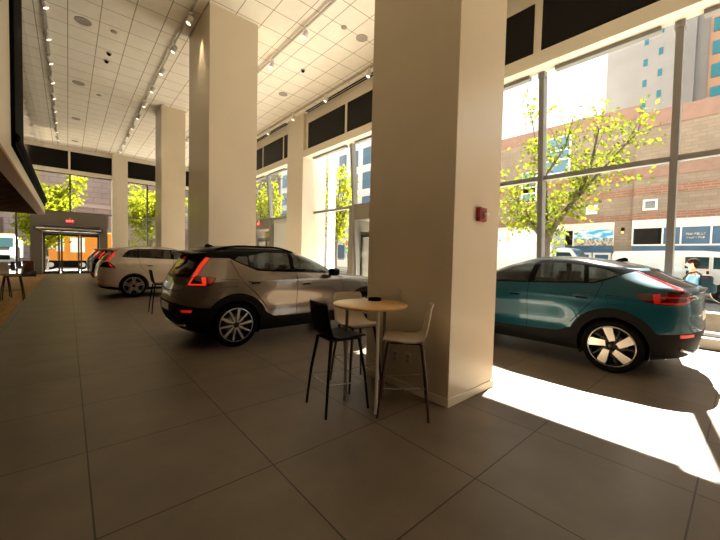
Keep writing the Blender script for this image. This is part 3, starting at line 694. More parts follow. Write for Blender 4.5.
def car(kind, name, label, cat, loc, rz, body_m, style, spec):
    root = thing(name, label, cat, loc, rz)
    M = dict(CM); M['rim'] = mat('rim_face_' + kind, spec['rimcol'], .28, .85); M['rimdark'] = mat('rim_dark', (.02, .02, .02), .3, .5)
    shp = Shape(spec['prof'], spec['ra'], spec['fa'], spec.get('crease'))
    wb, r, W = spec['wb'], spec['r'], spec['W']
    regs = list(spec['regions'])
    for cx in (0, wb):
        if spec['arch']:
            regs.append(('clad', circ(cx, r, spec['arch'], -14, 194) ))
        regs.append(('hole', circ(cx, r, r + .045, -20, 200) + [('S', cx - .36, .2), ('S', cx + .36, .2)]))
    regs += spec.get('over', [])
    parts = {'body': ('body_shell', None, [body_m, M['seam']], True, None, ['body', 'seam'])}
    if spec.get('roofm'): parts['roof'] = ('roof', None, [spec['roofm']], True, spec.get('rooflabel'), ['roof'])
    parts['clad'] = ('lower_cladding', None, [M['clad']], True, 'dark grey lower cladding', ['clad'])
    parts['doorr'] = ('rear_door', None, [body_m], False, None, ['doorr']); parts['doorf'] = ('front_door', None, [body_m], False, None, ['doorf'])
    parts['trim'] = ('window_surround', None, [M['gloss']], True, 'black window surround', ['trim'])
    for k, nm, par in (('winq', 'quarter_window', None), ('winr', 'rear_side_window', 'doorr'), ('winf', 'front_side_window', 'doorf')):
        parts[k] = (nm, par, [M['glass']], False, None, [k])
    parts['rglass'] = ('rear_window', None, [M['glass']], True, None, ['rglass']); parts['wind'] = ('windshield', None, [M['glass']], True, None, ['wind'])
    parts['lamp'] = ('tail_lamp', None, [M['lampdk'], M['lit'], M['lamp']], False, 'red tail lamp', ['lamp', 'lamplit', 'lampred'])
    parts['headl'] = ('head_lamp', None, [M['headin']], False, None, ['headl']); parts['grille'] = ('front_grille', None, [M['gloss']], True, None, ['grille'])
    parts['refl'] = ('reflector', 'clad', [M['refl']], False, 'red reflector', ['refl'])
    parts['plate'] = ('number_plate', None, [M['plate']], True, 'white number plate', ['plate'])
    parts['fuel'] = ('filler_flap', None, [body_m], False, None, ['fuel'])
    have = {'body', 'seam', 'hole'} | {k for k, _ in regs}
    parts = {k: p for k, p in parts.items() if any(q in have for q in p[5])}
    objs = skin(shp, regs, parts, root)
    # wheels, liners
    for cx in (0, wb):
        for sd in (1, -1):
            wheel(root, cx, sd * (W - .035), sd, style, r, spec['rim'], M)
            b = MB(); n = 30; rr = r + .046; vs = []; fs = []
            for j in range(n + 1):
                a = R(-25 + 230 * j / n)
                for yy in (W - .045, W - .38): vs.append((cx + rr * math.cos(a), sd * yy, r + rr * math.sin(a)))
            for j in range(n): fs.append((2 * j, 2 * j + 1, 2 * j + 3, 2 * j + 2))
            b.add(vs, fs, 0, True); b.add([vs[2 * j + 1] for j in range(n + 1)], [tuple(range(n + 1))])
            b.build('wheel_arch_liner', M['dark'], root)
    z0 = shp.z0
    # floor pan and cabin
    b = MB(); ys = W - .12
    b.rbox(.42, wb - .42, -ys, ys, z0 + .005, z0 + .10, .03); b.rbox(-.5, .5, -.54, .54, z0 + .03, z0 + .12, .02); b.rbox(wb - .5, wb + .6, -.54, .54, z0 + .03, z0 + .12, .02)
    b.rbox(float(shp.xr(.6)) + .22, -.42, -.6, .6, z0 + .06, z0 + .14, .02)
    b.build('floor_pan', M['dark'], root)
    def seat(x, y, w):
        b = MB(); b.rbox(x - .26, x + .26, y - w, y + w, .42, .62, .06)
        mt = Matrix.Translation((x - .24, y, .58)) @ Matrix.Rotation(R(-16), 4, 'Y'); b.rbox(-.08, .07, -w * .95, w * .95, 0, .58, .05, 0, mt)
        for k in ((0,) if w < .4 else (-.38, .38)): b.rbox(-.05, .05, k - .13, k + .13, .62, .80, .04, 0, mt)
        b.build('seat', M['seat'], root)
    xs = spec['seatx']
    seat(xs, .36, .25); seat(xs, -.36, .25); seat(xs - .85, 0, .62)
    b = MB(); b.rbox(xs + .55, xs + 1.0, -.68, .68, .70, .98, .07); b.rbox(xs - .1, xs + .6, -.1, .1, .4, .66, .04); b.build('dashboard', M['seat'], root)
    b = MB(); mt = Matrix.Translation((xs + .47, .36, .88)) @ Matrix.Rotation(R(-65), 4, 'Y')
    b.lathe([(.17 + .017 * math.cos(a), .017 * math.sin(a)) for a in np.linspace(0, 2 * PI, 9)[:-1]], 28, 0, mt, 'z', True); b.box(-.16, .16, -.02, .02, -.01, .01, 0, mt); b.box(-.02, .02, -.16, .02, -.01, .01, 0, mt)
    b.build('steering_wheel', M['gloss'], root)
    # mirrors and handles
    mx, mz = spec['mirror']
    for sd in (1, -1):
        fd = objs.get(('doorf', sd), root); rd = objs.get(('doorr', sd), root)
        yb = float(shp.P(*shp.S(mx, mz))[1])
        b = MB(); b.rbox(mx - .07, mx + .10, yb + .05, yb + .24, mz + .0, mz + .14, .045); b.tube([(mx + .02, yb - .03, mz - .01), (mx + .02, yb + .10, mz + .04)], .03, 8)
        if sd < 0: b.v = [(x, -y, z) for x, y, z in b.v]; b.f = [f[::-1] for f in b.f]
        b.build('wing_mirror', spec.get('mirror_m') or M['gloss'], fd)
        for (hx, hz), par in ((spec['handles'][0], rd), (spec['handles'][1], fd)):
            y0 = float(shp.P(*shp.S(hx, hz))[1])
            b = MB(); b.rbox(hx - .11, hx + .11, y0 - .012, y0 + .028, hz - .016, hz + .018, .012); b.rbox(hx - .075, hx + .075, y0 - .004, y0 + .004, hz - .045, hz - .012, .003, 1)
            if sd < 0: b.v = [(x, -y, z) for x, y, z in b.v]; b.f = [f[::-1] for f in b.f]
            b.build('door_handle', [spec.get('handle_m') or body_m, M['gloss']], par)
    for fn in spec.get('extras', []): fn(root, shp, M)
    return root, shp, objs

def spoiler(x0, x1, w, z, tip, m):
    def f(root, shp, M):
        b = MB(); n = 14; vs = []
        for i in range(n + 1):
            q = i / n * 2 - 1; y = q * w; sw = .10 * abs(q) ** 3
            zz = z - .05 * q * q
            vs += [(x1, y, zz + .012), (x0 + sw, y, zz + tip + .006), (x0 + sw + .005, y, zz + tip - .028), (x1, y, zz - .05)]
        fs = []
        for i in range(n):
            for j in range(4): fs.append((i * 4 + j, i * 4 + (j + 1) % 4, (i + 1) * 4 + (j + 1) % 4, (i + 1) * 4 + j))
        fs += [(0, 1, 2, 3), tuple(n * 4 + j for j in (3, 2, 1, 0))]
        b.add(vs, fs, 0, True); b.build('roof_spoiler', m, root, .006, True)
    return f
def fin(x, z, m):
    def f(root, shp, M):
        b = MB(); b.prism([(x - .10, z - .012), (x - .085, z + .04), (x - .05, z + .052), (x + .02, z + .03), (x + .10, z - .012)], lambda a, c, t: (a, t * (1 if c > z + .01 else 1.6), c), -.014, .014); b.build('roof_antenna', m, root, .006, True)
    return f
def rails(x0, x1, m):
    def f(root, shp, M):
        for sd in (1, -1):
            pts = []
            for k in range(13):
                x = x0 + (x1 - x0) * k / 12
                zt = 1.0
                # height of the skin at this x near y = .56
                zz = np.linspace(1.4, shp.z1 - .005, 60); cand = [(float(shp.P(*shp.S(x, q))[1]), q) for q in zz if shp.xr(q) < x < shp.xf(q)]
                q = min(cand, key=lambda c: abs(c[0] - .60))
                lift = .03 * min(1, 4 * min(k, 12 - k) / 12 + .05)
                pts.append((x, sd * (q[0] + .005), q[1] + lift))
            b = MB(); b.tube(pts, .017, 8); b.build('roof_rail', m, root)
    return f
def bumper_bar(pts, rad, m, name='skid_trim'):
    def f(root, shp, M):
        q = [tuple(shp.P(*shp.Rr(y, z))) for y, z in pts]; q = [(p[0] - .012, p[1], p[2]) for p in q]
        b = MB(); b.tube([(p[0], -p[1], p[2]) for p in q[::-1]] + q[1:], rad, 8); b.build(name, m, root)
    return f
def box_part(name, dims, m, r=.01):
    def f(root, shp, M): MB().rbox(*dims, r).build(name, m, root)
    return f

def scallop(z0, dz, depth, x0, x1, sh_z, sh):
    def f(x, z):
        w = np.clip((x - x0) / .35, 0, 1) * np.clip((x1 - x) / .5, 0, 1); w = w * w * (3 - 2 * w)
        c = z0 + .05 * (x0 + 1.2 - x) * .4
        a = np.clip((z - c) / dz, -1, 1); prof = np.where(a < 0, np.clip(1 + a * 1.6, 0, 1), 1 - a) ; prof = prof * prof * (3 - 2 * prof)
        s2 = np.exp(-((z - sh_z) / .05) ** 2)
        return depth * w * prof - sh * s2
    return f
def arch_low(wb, sill, rear_low, front_low):
    """outline of the cladding band from rear bumper to front bumper"""
    return R_((0, .20), (0, rear_low[0]), (.55, rear_low[0])) + S_((-.52, rear_low[1]), (-.46, rear_low[1]), (0, .60), (.46, .56)) + S_(*sill) + S_((wb - .5, .56), (wb, .6), (wb + .46, front_low)) + F_((.6, front_low), (0, front_low), (0, .20))

# ---- compact SUV (bronze)
prof40 = [(.22, -.52, 3.25, .84), (.30, -.70, 3.42, .895), (.45, -.81, 3.53, .925), (.62, -.85, 3.57, .935), (.80, -.84, 3.56, .935), (.95, -.81, 3.50, .93), (1.02, -.79, 3.38, .92), (1.08, -.765, 3.05, .905), (1.13, -.74, 2.55, .89),
          (1.18, -.71, 2.24, .872), (1.25, -.67, 2.08, .845), (1.35, -.61, 1.88, .80), (1.45, -.55, 1.65, .752), (1.53, -.48, 1.40, .705), (1.58, -.38, 1.20, .645), (1.62, -.08, 1.03, .52), (1.642, .22, .90, .32), (1.652, .55, .66, 0.)]
RA = [(.2, .85), (.9, .85), (1.2, .8), (1.45, .75), (1.6, .6), (1.66, .3)]; FA = [(.2, 1.25), (.9, 1.2), (1.1, 1.0), (1.3, .85), (1.5, .7), (1.66, .3)]
def xc_small():
    sill = [(.55, .50), (.64, .455), (1.0, .445), (1.6, .44), (2.1, .45)]
    regs = [('clad', arch_low(2.7, sill, (.73, .67), .5))]
    regs.append(('roof', S_((-.40, 1.425), (-.08, 1.425), (.09, 1.335), (.36, 1.225), (.73, 1.205), (1.74, 1.172), (2.0, 1.168)) + F_((.80, 1.165), (0, 1.165), (0, 1.7)) + R_((0, 1.7), (0, 1.12), (.66, 1.12)) + S_((-.50, 1.30))))
    regs.append(('rglass', R_((0, 1.17), (.60, 1.17), (.57, 1.32), (.52, 1.46), (0, 1.475))))
    regs.append(('doorr', S_((-.07, 1.395), (.09, 1.335), (.36, 1.225), (.73, 1.205), (1.085, 1.19), (1.09, .445), (.64, .455), (.50, .62), (.30, .86), (.16, .98), (.03, 1.15))))
    regs.append(('doorf', S_((1.085, 1.19), (1.74, 1.172), (2.06, 1.168), (2.12, .9), (2.14, .45), (1.6, .44), (1.09, .445))))
    for st in ([(-.07, 1.40), (.03, 1.15), (.16, .98), (.30, .86), (.50, .62)], [(1.085, 1.19), (1.09, .445)], [(2.06, 1.168), (2.12, .9), (2.14, .45)]): regs.append(('seam', strip(S_(*st), .009)))
    regs.append(('winq', S_((.0, 1.40), (.125, 1.345), (.215, 1.305), (.215, 1.46), (.06, 1.455))))
    regs.append(('winr', S_((.245, 1.30), (.39, 1.25), (.98, 1.225), (.98, 1.525), (.55, 1.535), (.245, 1.47))))
    regs.append(('winf', S_((1.06, 1.22), (1.93, 1.195), (1.88, 1.25), (1.72, 1.38), (1.52, 1.48), (1.36, 1.52), (1.06, 1.53))))
    regs.append(('wind', F_((0, 1.19), (.70, 1.19), (.60, 1.40), (.53, 1.53), (0, 1.55))))
    L = S_((-.345, 1.43), (-.41, 1.44)) + R_((.63, 1.36), (.655, 1.26), (.68, 1.18), (.70, 1.10), (.69, 1.02), (.72, .995)) + S_((-.42, 1.0), (-.37, 1.03), (-.315, 1.125), (-.56, 1.15), (-.50, 1.27))
    regs.append(('lamp', L))
    regs.append(('lamplit', S_((-.36, 1.42), (-.40, 1.435)) + R_((.645, 1.34), (.675, 1.20), (.69, 1.13)) + S_((-.60, 1.125), (-.55, 1.165), (-.48, 1.28))))
    regs.append(('lamplit', R_((.70, 1.12), (.70, 1.03), (.725, 1.03), (.725, 1.12)))); regs.append(('lamplit', R_((.70, 1.01), (.72, 1.01)) + S_((-.47, 1.01), (-.47, 1.03)) + R_((.70, 1.035))))
    regs.append(('lamplit', S_((-.515, 1.02), (-.46, 1.02), (-.455, 1.135), (-.51, 1.135))))
    regs.append(('lampred', S_((-.43, 1.025), (-.385, 1.04), (-.335, 1.115), (-.43, 1.125))))
    regs.append(('fuel', S_((-.26, .98), (-.0, .98), (.01, 1.09), (-.25, 1.105)))); regs.append(('seam', strip(S_((-.26, .98), (-.0, .98), (.01, 1.09), (-.25, 1.105), (-.26, .98)), .006)))
    regs.append(('seam', strip(R_((0, .90), (.60, .92), (.66, .99)), .01)))
    regs.append(('headl', F_((.45, .74), (.62, .92), (.80, .96), (.86, .86), (.80, .76)))); regs.append(('grille', F_((0, .58), (.40, .60), (.44, .86), (0, .90))))
    over = [('plate', R_((0, .58), (.26, .58), (.26, .70), (0, .70))), ('refl', R_((.66, .60), (.80, .60), (.81, .64), (.66, .635)))]
    return [r for r in regs if r], over
regs, over = xc_small()
bronze = paint('bronze_paint', (.215, .172, .135), .7, .26)
spec40 = dict(prof=prof40, ra=RA, fa=FA, wb=2.7, r=.36, W=.93, rim=.272, arch=.515, regions=regs, over=over, roofm=CM['gloss'], rooflabel='black floating roof', rimcol=(.62, .61, .60), seatx=1.25,
              mirror=(1.80, 1.13), handles=((.30, 1.055), (1.27, 1.01)), handle_m=bronze, crease=scallop(.60, .36, .045, .35, 2.2, 1.06, .012),
              extras=[spoiler(-.70, -.28, .60, 1.555, -.03, CM['gloss']), fin(-.14, 1.612, CM['gloss']), rails(-.25, 1.15, CM['gloss']), bumper_bar([(0, .36), (.4, .36), (.66, .40)], .018, CM['chrome'], 'skid_trim')])
car('bronze', 'car', 'bronze compact car with black roof, by the round bar table', 'car', (2.033, 6.20, 0), 0, bronze, 'twin', spec40)

# ---- coupe crossover (teal)
profc = [(.23, -.52, 3.25, .85), (.32, -.73, 3.45, .90), (.45, -.79, 3.55, .925), (.65, -.83, 3.60, .935), (.85, -.825, 3.58, .935), (.97, -.81, 3.50, .93), (1.05, -.805, 3.3, .92), (1.10, -.81, 2.95, .908), (1.155, -.815, 2.5, .888),
          (1.19, -.79, 2.26, .872), (1.24, -.68, 2.10, .85), (1.32, -.49, 1.92, .812), (1.40, -.33, 1.74, .768), (1.45, -.22, 1.60, .735), (1.49, -.07, 1.47, .695), (1.53, .14, 1.33, .64), (1.565, .40, 1.18, .54), (1.585, .62, 1.05, .38), (1.597, .80, .92, 0.)]
RAc = [(.2, .85), (.9, .85), (1.15, .8), (1.3, .9), (1.45, .8), (1.6, .4)]
def coupe():
    sill = [(.55, .53), (.66, .475), (1.0, .455), (1.6, .44), (2.1, .44)]
    regs = [('clad', arch_low(2.7, sill, (.66, .62), .5))]
    regs.append(('trim', S_((2.06, 1.135), (1.61, 1.14), (1.05, 1.16), (.24, 1.205), (.12, 1.25), (-.115, 1.365), (-.165, 1.385), (-.235, 1.40)) + R_((.64, 1.435), (0, 1.44), (0, 1.7)) + F_((0, 1.7), (0, 1.14), (.80, 1.13))))
    regs.append(('roof', S_((-.02, 1.50), (.5, 1.535), (1.0, 1.54), (1.30, 1.53)) + F_((.60, 1.54), (0, 1.56), (0, 1.7)) + R_((0, 1.7), (0, 1.46), (.55, 1.46))))
    regs.append(('doorr', S_((1.11, 1.16), (.24, 1.205), (.13, 1.24), (.20, 1.0), (.33, .84), (.50, .62), (.66, .475), (1.0, .455), (1.115, .453))))
    regs.append(('doorf', S_((1.11, 1.16), (1.61, 1.14), (2.06, 1.135), (2.12, .9), (2.14, .44), (1.6, .44), (1.115, .453))))
    for st in ([(.13, 1.24), (.20, 1.0), (.33, .84), (.50, .62)], [(1.11, 1.16), (1.115, .453)], [(2.06, 1.135), (2.12, .9), (2.14, .44)]): regs.append(('seam', strip(S_(*st), .008)))
    regs.append(('winq', S_((-.03, 1.345), (.12, 1.275), (.26, 1.225), (.30, 1.225), (.34, 1.44), (.18, 1.42))))
    regs.append(('winr', S_((.36, 1.225), (1.04, 1.185), (1.0, 1.485), (.72, 1.49), (.40, 1.455))))
    regs.append(('winf', S_((1.13, 1.18), (1.93, 1.16), (1.90, 1.20), (1.74, 1.32), (1.56, 1.42), (1.40, 1.47), (1.09, 1.485))))
    regs.append(('wind', F_((0, 1.16), (.72, 1.16), (.62, 1.38), (.54, 1.50), (0, 1.53))))
    regs.append(('rglass', R_((0, 1.215), (.66, 1.21), (.64, 1.30), (.60, 1.40), (0, 1.42))))
    blade = S_((-.165, 1.395), (-.205, 1.39), (-.345, 1.33), (-.50, 1.26), (-.64, 1.20), (-.70, 1.165), (-.63, 1.172), (-.485, 1.243), (-.335, 1.315))
    L = S_((-.22, 1.105), (-.47, 1.135), (-.62, 1.17)) + R_((.66, 1.165), (.58, 1.12), (.60, 1.05), (.74, .99)) + S_((-.47, .985), (-.33, 1.01))
    regs.append(('lamp', L)); regs.append(('lampred', blade))
    regs.append(('lampred', S_((-.40, 1.11), (-.47, 1.125), (-.48, 1.0), (-.42, 1.0)))); regs.append(('lampred', S_((-.48, 1.00), (-.48, 1.015)) + R_((.70, 1.03), (.62, 1.06), (.62, 1.045), (.72, 1.0))))
    regs.append(('lampred', S_((-.48, 1.075), (-.48, 1.09)) + R_((.72, 1.095), (.62, 1.105), (.62, 1.09), (.72, 1.08))))
    regs.append(('seam', strip(S_((.08, 1.06), (-.12, 1.055), (-.155, .95), (.05, .94), (.08, 1.06)), .006)))
    regs.append(('headl', F_((.45, .74), (.62, .92), (.80, .96), (.86, .86), (.80, .76)))); regs.append(('grille', F_((0, .58), (.40, .60), (.44, .86), (0, .90))))
    over = [('plate', R_((0, .78), (.26, .78), (.26, .90), (0, .90))), ('refl', R_((.58, .60), (.76, .585), (.77, .625), (.58, .635)))]
    return regs, over
regs, over = coupe()
teal = mat('teal_paint', (.001, .044, .066), .32, .33, .4, spec=.2)
specc = dict(prof=profc, ra=RAc, fa=FA, wb=2.7, r=.362, W=.93, rim=.276, arch=.525, regions=regs, over=over, roofm=CM['gloss'], rooflabel='black roof', rimcol=(.74, .68, .60), seatx=1.25,
             mirror=(1.83, 1.15), handles=((.36, 1.03), (1.31, .99)), handle_m=teal, crease=scallop(.58, .36, .045, .35, 2.2, 1.02, .012),
             extras=[spoiler(-.33, -.06, .54, 1.468, -.045, CM['gloss']), fin(.12, 1.535, CM['gloss']), spoiler(-.835, -.74, .60, 1.195, -.005, CM['gloss']), bumper_bar([(0, .37), (.45, .37), (.70, .43)], .02, CM['chrome'], 'skid_trim')])
car('teal', 'car', 'teal coupe crossover car with black roof, beside the bright windows', 'car', (5.525 + .93, 1.149, 0), PI / 2, teal, 'blade', specc)

# ---- tall estate SUVs (white, and two dark ones beyond)
prof60 = [(.24, -.60, 3.40, .86), (.32, -.86, 3.60, .92), (.45, -.94, 3.70, .945), (.65, -.965, 3.74, .95), (.85, -.955, 3.72, .95), (.98, -.93, 3.65, .945), (1.05, -.90, 3.5, .935), (1.12, -.865, 3.2, .92), (1.2, -.81, 2.55, .89),
          (1.3, -.74, 2.25, .85), (1.4, -.66, 2.03, .80), (1.5, -.57, 1.80, .75), (1.57, -.49, 1.60, .70), (1.62, -.38, 1.40, .62), (1.65, -.1, 1.20, .48), (1.668, .25, 1.02, .28), (1.676, .6, .75, 0.)]
def estate(dark):
    regs = [('clad', R_((0, .2), (0, .36), (.6, .36)) + S_((-.6, .36), (-.4, .33), (.5, .33), (2.3, .33), (3.3, .36)) + F_((.6, .38), (0, .38), (0, .2)))]
    regs.append(('trim', S_((-.31, 1.315), (-.22, 1.45), (-.10, 1.545), (.10, 1.585), (.7, 1.60), (1.35, 1.575), (1.62, 1.50), (1.90, 1.37), (2.16, 1.235), (1.3, 1.235), (.5, 1.26), (-.25, 1.30))))
    regs.append(('winq', S_((-.25, 1.325), (.10, 1.30), (.10, 1.56), (-.08, 1.52), (-.18, 1.43))))
    regs.append(('doorr', S_((.14, 1.295), (.5, 1.275), (1.15, 1.25), (1.15, .36), (.68, .36), (.52, .62), (.34, .84), (.18, 1.0))))
    regs.append(('doorf', S_((1.15, 1.25), (2.1, 1.235), (2.22, .9), (2.24, .36), (1.15, .36))))
    for st in ([(.14, 1.295), (.18, 1.0), (.34, .84), (.52, .62)], [(1.15, 1.25), (1.15, .36)], [(2.1, 1.235), (2.22, .9), (2.24, .36)]): regs.append(('seam', strip(S_(*st), .008)))
    regs.append(('winr', S_((.17, 1.30), (1.08, 1.265), (1.08, 1.57), (.6, 1.585), (.17, 1.575)))); regs.append(('winf', S_((1.18, 1.265), (2.02, 1.25), (1.82, 1.37), (1.55, 1.49), (1.33, 1.55), (1.18, 1.565))))
    regs.append(('wind', F_((0, 1.23), (.72, 1.23), (.62, 1.45), (.54, 1.58), (0, 1.60))))
    regs.append(('rglass', R_((0, 1.18), (.66, 1.18), (.60, 1.40), (.54, 1.56), (0, 1.58))))
    L = S_((-.40, 1.53), (-.47, 1.55)) + R_((.66, 1.45), (.70, 1.28), (.74, 1.16), (.60, 1.10), (.58, .97)) + S_((-.64, .955), (-.48, .955), (-.52, 1.02), (-.66, 1.17), (-.57, 1.33))
    regs.append(('lamp', L)); regs.append(('lamplit', S_((-.43, 1.52), (-.48, 1.54)) + R_((.69, 1.42), (.74, 1.26), (.78, 1.15)) + S_((-.62, 1.02), (-.54, .975), (-.56, 1.0), (-.69, 1.17), (-.60, 1.33))))
    regs.append(('seam', strip(S_((-.22, 1.0), (.02, 1.0), (.02, 1.12), (-.22, 1.12), (-.22, 1.0)), .006)))
    regs.append(('headl', F_((.45, .78), (.62, .96), (.82, 1.0), (.88, .9), (.80, .8)))); regs.append(('grille', F_((0, .6), (.42, .62), (.46, .9), (0, .95))))
    over = [('plate', R_((0, .80), (.26, .80), (.26, .92), (0, .92))), ('refl', R_((.62, .50), (.80, .50), (.80, .53), (.62, .53)))]
    return regs, over
RA6 = [(.2, .9), (.9, .9), (1.2, .8), (1.5, .75), (1.6, .6), (1.68, .3)]
def spec60(dark, bm):
    regs, over = estate(dark)
    return dict(prof=prof60, ra=RA6, fa=FA, wb=2.865, r=.37, W=.945, rim=.285, arch=None if not dark else .5, regions=regs, over=over, rimcol=(.52, .48, .43), seatx=1.3, mirror=(1.9, 1.24), handles=((.45, 1.06), (1.38, 1.04)), handle_m=bm, mirror_m=bm,
                crease=scallop(.55, .3, .03, .4, 2.3, 1.10, .01), extras=[spoiler(-.66, -.30, .58, 1.60, -.02, bm), rails(-.30, 1.30, CM['chrome'])])
whitep = paint('pearl_paint', (.62, .55, .46), .15, .3); darkp = mat('onyx_paint', (.006, .006, .006), .3, 0., .25, spec=.1); greyp = mat('graphite_paint', (.014, .013, .013), .35, 0., .25, spec=.1)
car('white', 'car', 'pearl white estate car behind the bronze car', 'car', (1.62, 14.0, 0), 0, whitep, 'five', spec60(0, whitep))
car('black', 'car', 'black estate car directly behind the white car, its roof rails showing', 'car', (1.66, 18.9, 0), 0, darkp, 'five', spec60(1, darkp))
car('graphite', 'car', 'dark grey estate car farthest back in the row, nearest the entrance doors', 'car', (1.72, 23.9, 0), 0, greyp, 'five', spec60(1, greyp))

# ------------------------------------------------------------------ outside
M_side = mat('sidewalk', (.40, .38, .345), .8, noise=.12, nscale=2); M_street = mat('asphalt', (.12, .117, .11), .85, noise=.1, nscale=3)
sbox('street', 'sunlit street outside the windows', (-60, 120, -60, 120, -.5, -.32), M_street)
sbox('sidewalk', 'paved sidewalk outside the window wall', (9.15, 15.0, -40, 60, -.31, -.16), M_side)
sbox('sidewalk_far', 'paved sidewalk outside the far entrance', (-20, 9.0, 29.25, 33.0, -.31, -.02), M_side)
sbox('wall_planter', 'low tan wall just outside the foot of the windows', (9.2, 9.5, -7, 4.0, -.1, .59), mat('tan_stone', (.42, .34, .25), .7, noise=.08))
sbox('sidewalk_across', 'raised sidewalk in front of the brick building', (25.6, 28.4, -40, 60, -.31, -.1), M_side)

M_brick = grid_mat('tan_brick', (.27, .205, .152), (.225, .17, .125), (.18, .145, .115), .6, .22, .014, 0, 0, axes='yz', rough=.85, mottled=.10, mscale=.7, offset=.5)
M_band = grid_mat('red_brick', (.26, .105, .066), (.22, .088, .056), (.25, .175, .13), .6, .16, .03, 0, 0, axes='yz', rough=.85, mottled=.14, mscale=.9, offset=.5)
M_band2 = mat('red_stone', (.255, .15, .115), .8, noise=.1, nscale=3)
M_pale = mat('pale_panel', (.62, .60, .56), .6); M_blue = mat('blue_board', (.035, .10, .19), .5, noise=.15, nscale=2); M_scr = mat('dead_screen', (.0015, .0015, .0018), .5, spec=.1); M_wframe = mat('white_frame', (.75, .74, .70), .5)
M_wdark = mat('window_dark', (.05, .065, .075), .12)
bl = thing('brick_building', 'tan brick building with red bands across the street right', 'building', (28, 0, 0))
def L(b, x0, x1, y0, y1, z0, z1): b.box(x0 - 28, x1 - 28, y0, y1, z0, z1); return b
XF = 28.
L(MB(), XF, 40, -30, 5.0, -.3, 10.3).build('wall', M_brick, bl)
L(MB(), XF + .35, 40, 5.0, 26, -.3, 11.9).build('wall', M_brick, bl)
L(MB(), XF - .06, XF + .05, -30, 5.02, 10.15, 11.15).build('parapet_band', M_band2, bl)
L(MB(), XF, 40, -30, 5.0, 10.3, 11.1).build('parapet', M_band2, bl)
L(MB(), XF + .3, XF + .4, 5.0, 26, 11.0, 11.85).build('parapet_band', M_band2, bl)
for z0, z1, m in ((4.30, 4.75, 0), (5.90, 6.45, 0), (6.98, 7.6, 1)):
    L(MB(), XF - .05, XF + .05, -30, 5.0, z0, z1).build('brick_band', M_band2 if m else M_band, bl); L(MB(), XF + .30, XF + .4, 5.0, 26, z0, z1).build('brick_band', M_band, bl)
def wframe(y0, y1, z0, z1, x, fw=.11):
    b = MB(); L(b, x - .08, x + .05, y0 - fw, y1 + fw, z0 - fw, z0); L(b, x - .08, x + .05, y0 - fw, y1 + fw, z1, z1 + fw); L(b, x - .08, x + .05, y0 - fw, y0, z0, z1); L(b, x - .08, x + .05, y1, y1 + fw, z0, z1)
    o = b.build('window', M_wframe, bl)
    return o
o = wframe(3.88, 4.38, 5.02, 5.48, XF); L(MB(), XF - .03, XF + .04, 3.88, 4.38, 5.02, 5.48).build('pane', M_wdark, o)
o = wframe(7.15, 7.62, 5.05, 5.48, XF + .35); b = MB(); [L(b, XF + .28, XF + .4, 7.15, 7.62, 5.05 + k * .11, 5.12 + k * .11) for k in range(4)]; b.build('louvre', M_pale, o)
o = wframe(11.3, 12.3, 6.3, 8.6, XF + .35); L(MB(), XF + .3, XF + .4, 11.3, 12.3, 6.3, 8.6).build('pane', mat('window_blue', (.10, .2, .30), .1), o); b = MB(); [L(b, XF + .24, XF + .4, 11.3, 12.3, z, z + .1) for z in (6.9, 7.4, 8.0)]; b.build('glazing_bar', M_wframe, o)
o = wframe(9.0, 11.0, 8.3, 10.9, XF + .35); L(MB(), XF + .3, XF + .4, 9.0, 11.0, 8.3, 10.9).build('pane', mat('window_blue', (.10, .2, .30), .1), o); b = MB(); [L(b, XF + .24, XF + .4, 9, 11, z, z + .12) for z in (9.2, 9.9)]; b.build('glazing_bar', M_wframe, o)
L(MB(), XF + .2, XF + .4, 5.98, 26, 3.80, 4.30).build('fascia_panel', M_pale, bl); L(MB(), XF - .1, XF + .05, -30, 4.93, 3.76, 4.30).build('fascia_panel', M_pale, bl)
b = MB(); L(b, XF - .04, XF + .05, -30, 3.5, 2.72, 3.76); b.build('blue_board', M_blue, bl)
b = MB(); L(b, XF - .12, XF + .05, -30, 4.93, 2.20, 2.64); b.build('blue_fascia', M_blue, bl)
b = MB(); L(b, XF + .2, XF + .4, 5.98, 12, 2.20, 2.66); b.build('blue_fascia', M_blue, bl)
b = MB(); L(b, XF - .14, XF + .05, -30, 4.93, 2.64, 2.74); L(b, XF - .14, XF + .05, 4.88, 4.96, 2.64, 4.3)
for y in (3.45, 2.62, 1.35, -.1, -1.5, -3, -4.5): L(b, XF - .12, XF + .05, y - .04, y + .04, 2.7, 4.30)
for y in (5.98, 8.42, 9.36): L(b, XF + .16, XF + .4, y - .035, y + .035, 2.66, 4.2)
b.build('fascia_frame', M_wframe, bl)
L(MB(), XF - .07, XF + .05, 3.50, 4.86, 2.75, 3.76).build('dark_screen', M_scr, bl)
L(MB(), XF + .24, XF + .4, 8.46, 9.32, 2.78, 3.82).build('dark_screen', M_scr, bl)
o = L(MB(), XF + .24, XF + .4, 6.02, 8.40, 2.70, 3.80).build('printed_mural', mural_mat(), bl)
# pale lettering on the blue board: too blurred in the photo to read, so only strokes of its size
b = MB(); lr = random.Random(3)
for row, (z, h, y0, y1) in enumerate(((3.26, .15, 2.40, 1.58), (3.07, .11, 2.36, 1.62))):
    y = y0
    while y > y1:
        w = lr.uniform(.05, .085); L(b, XF - .06, XF - .035, y - .016, y, z, z + h)
        if lr.random() < .7: L(b, XF - .06, XF - .035, y - w, y, z + lr.choice([0, h * .4, h * .8]), z + lr.choice([0, h * .4, h * .8]) + .026)
        y -= w + .025
b.build('sign_lettering', mat('gold_letter', (.55, .48, .34), .5), bl)
M_door = mat('blue_glass_door', (.05, .11, .17), .15)
for y0 in (6.1, 7.25, 8.4):
    b = MB(); L(b, XF + .22, XF + .4, y0, y0 + 1.05, -.1, 2.2); dr = b.build('door', M_wframe, bl)
    L(MB(), XF + .19, XF + .3, y0 + .14, y0 + .91, .2, 2.05).build('pane', M_door, dr)
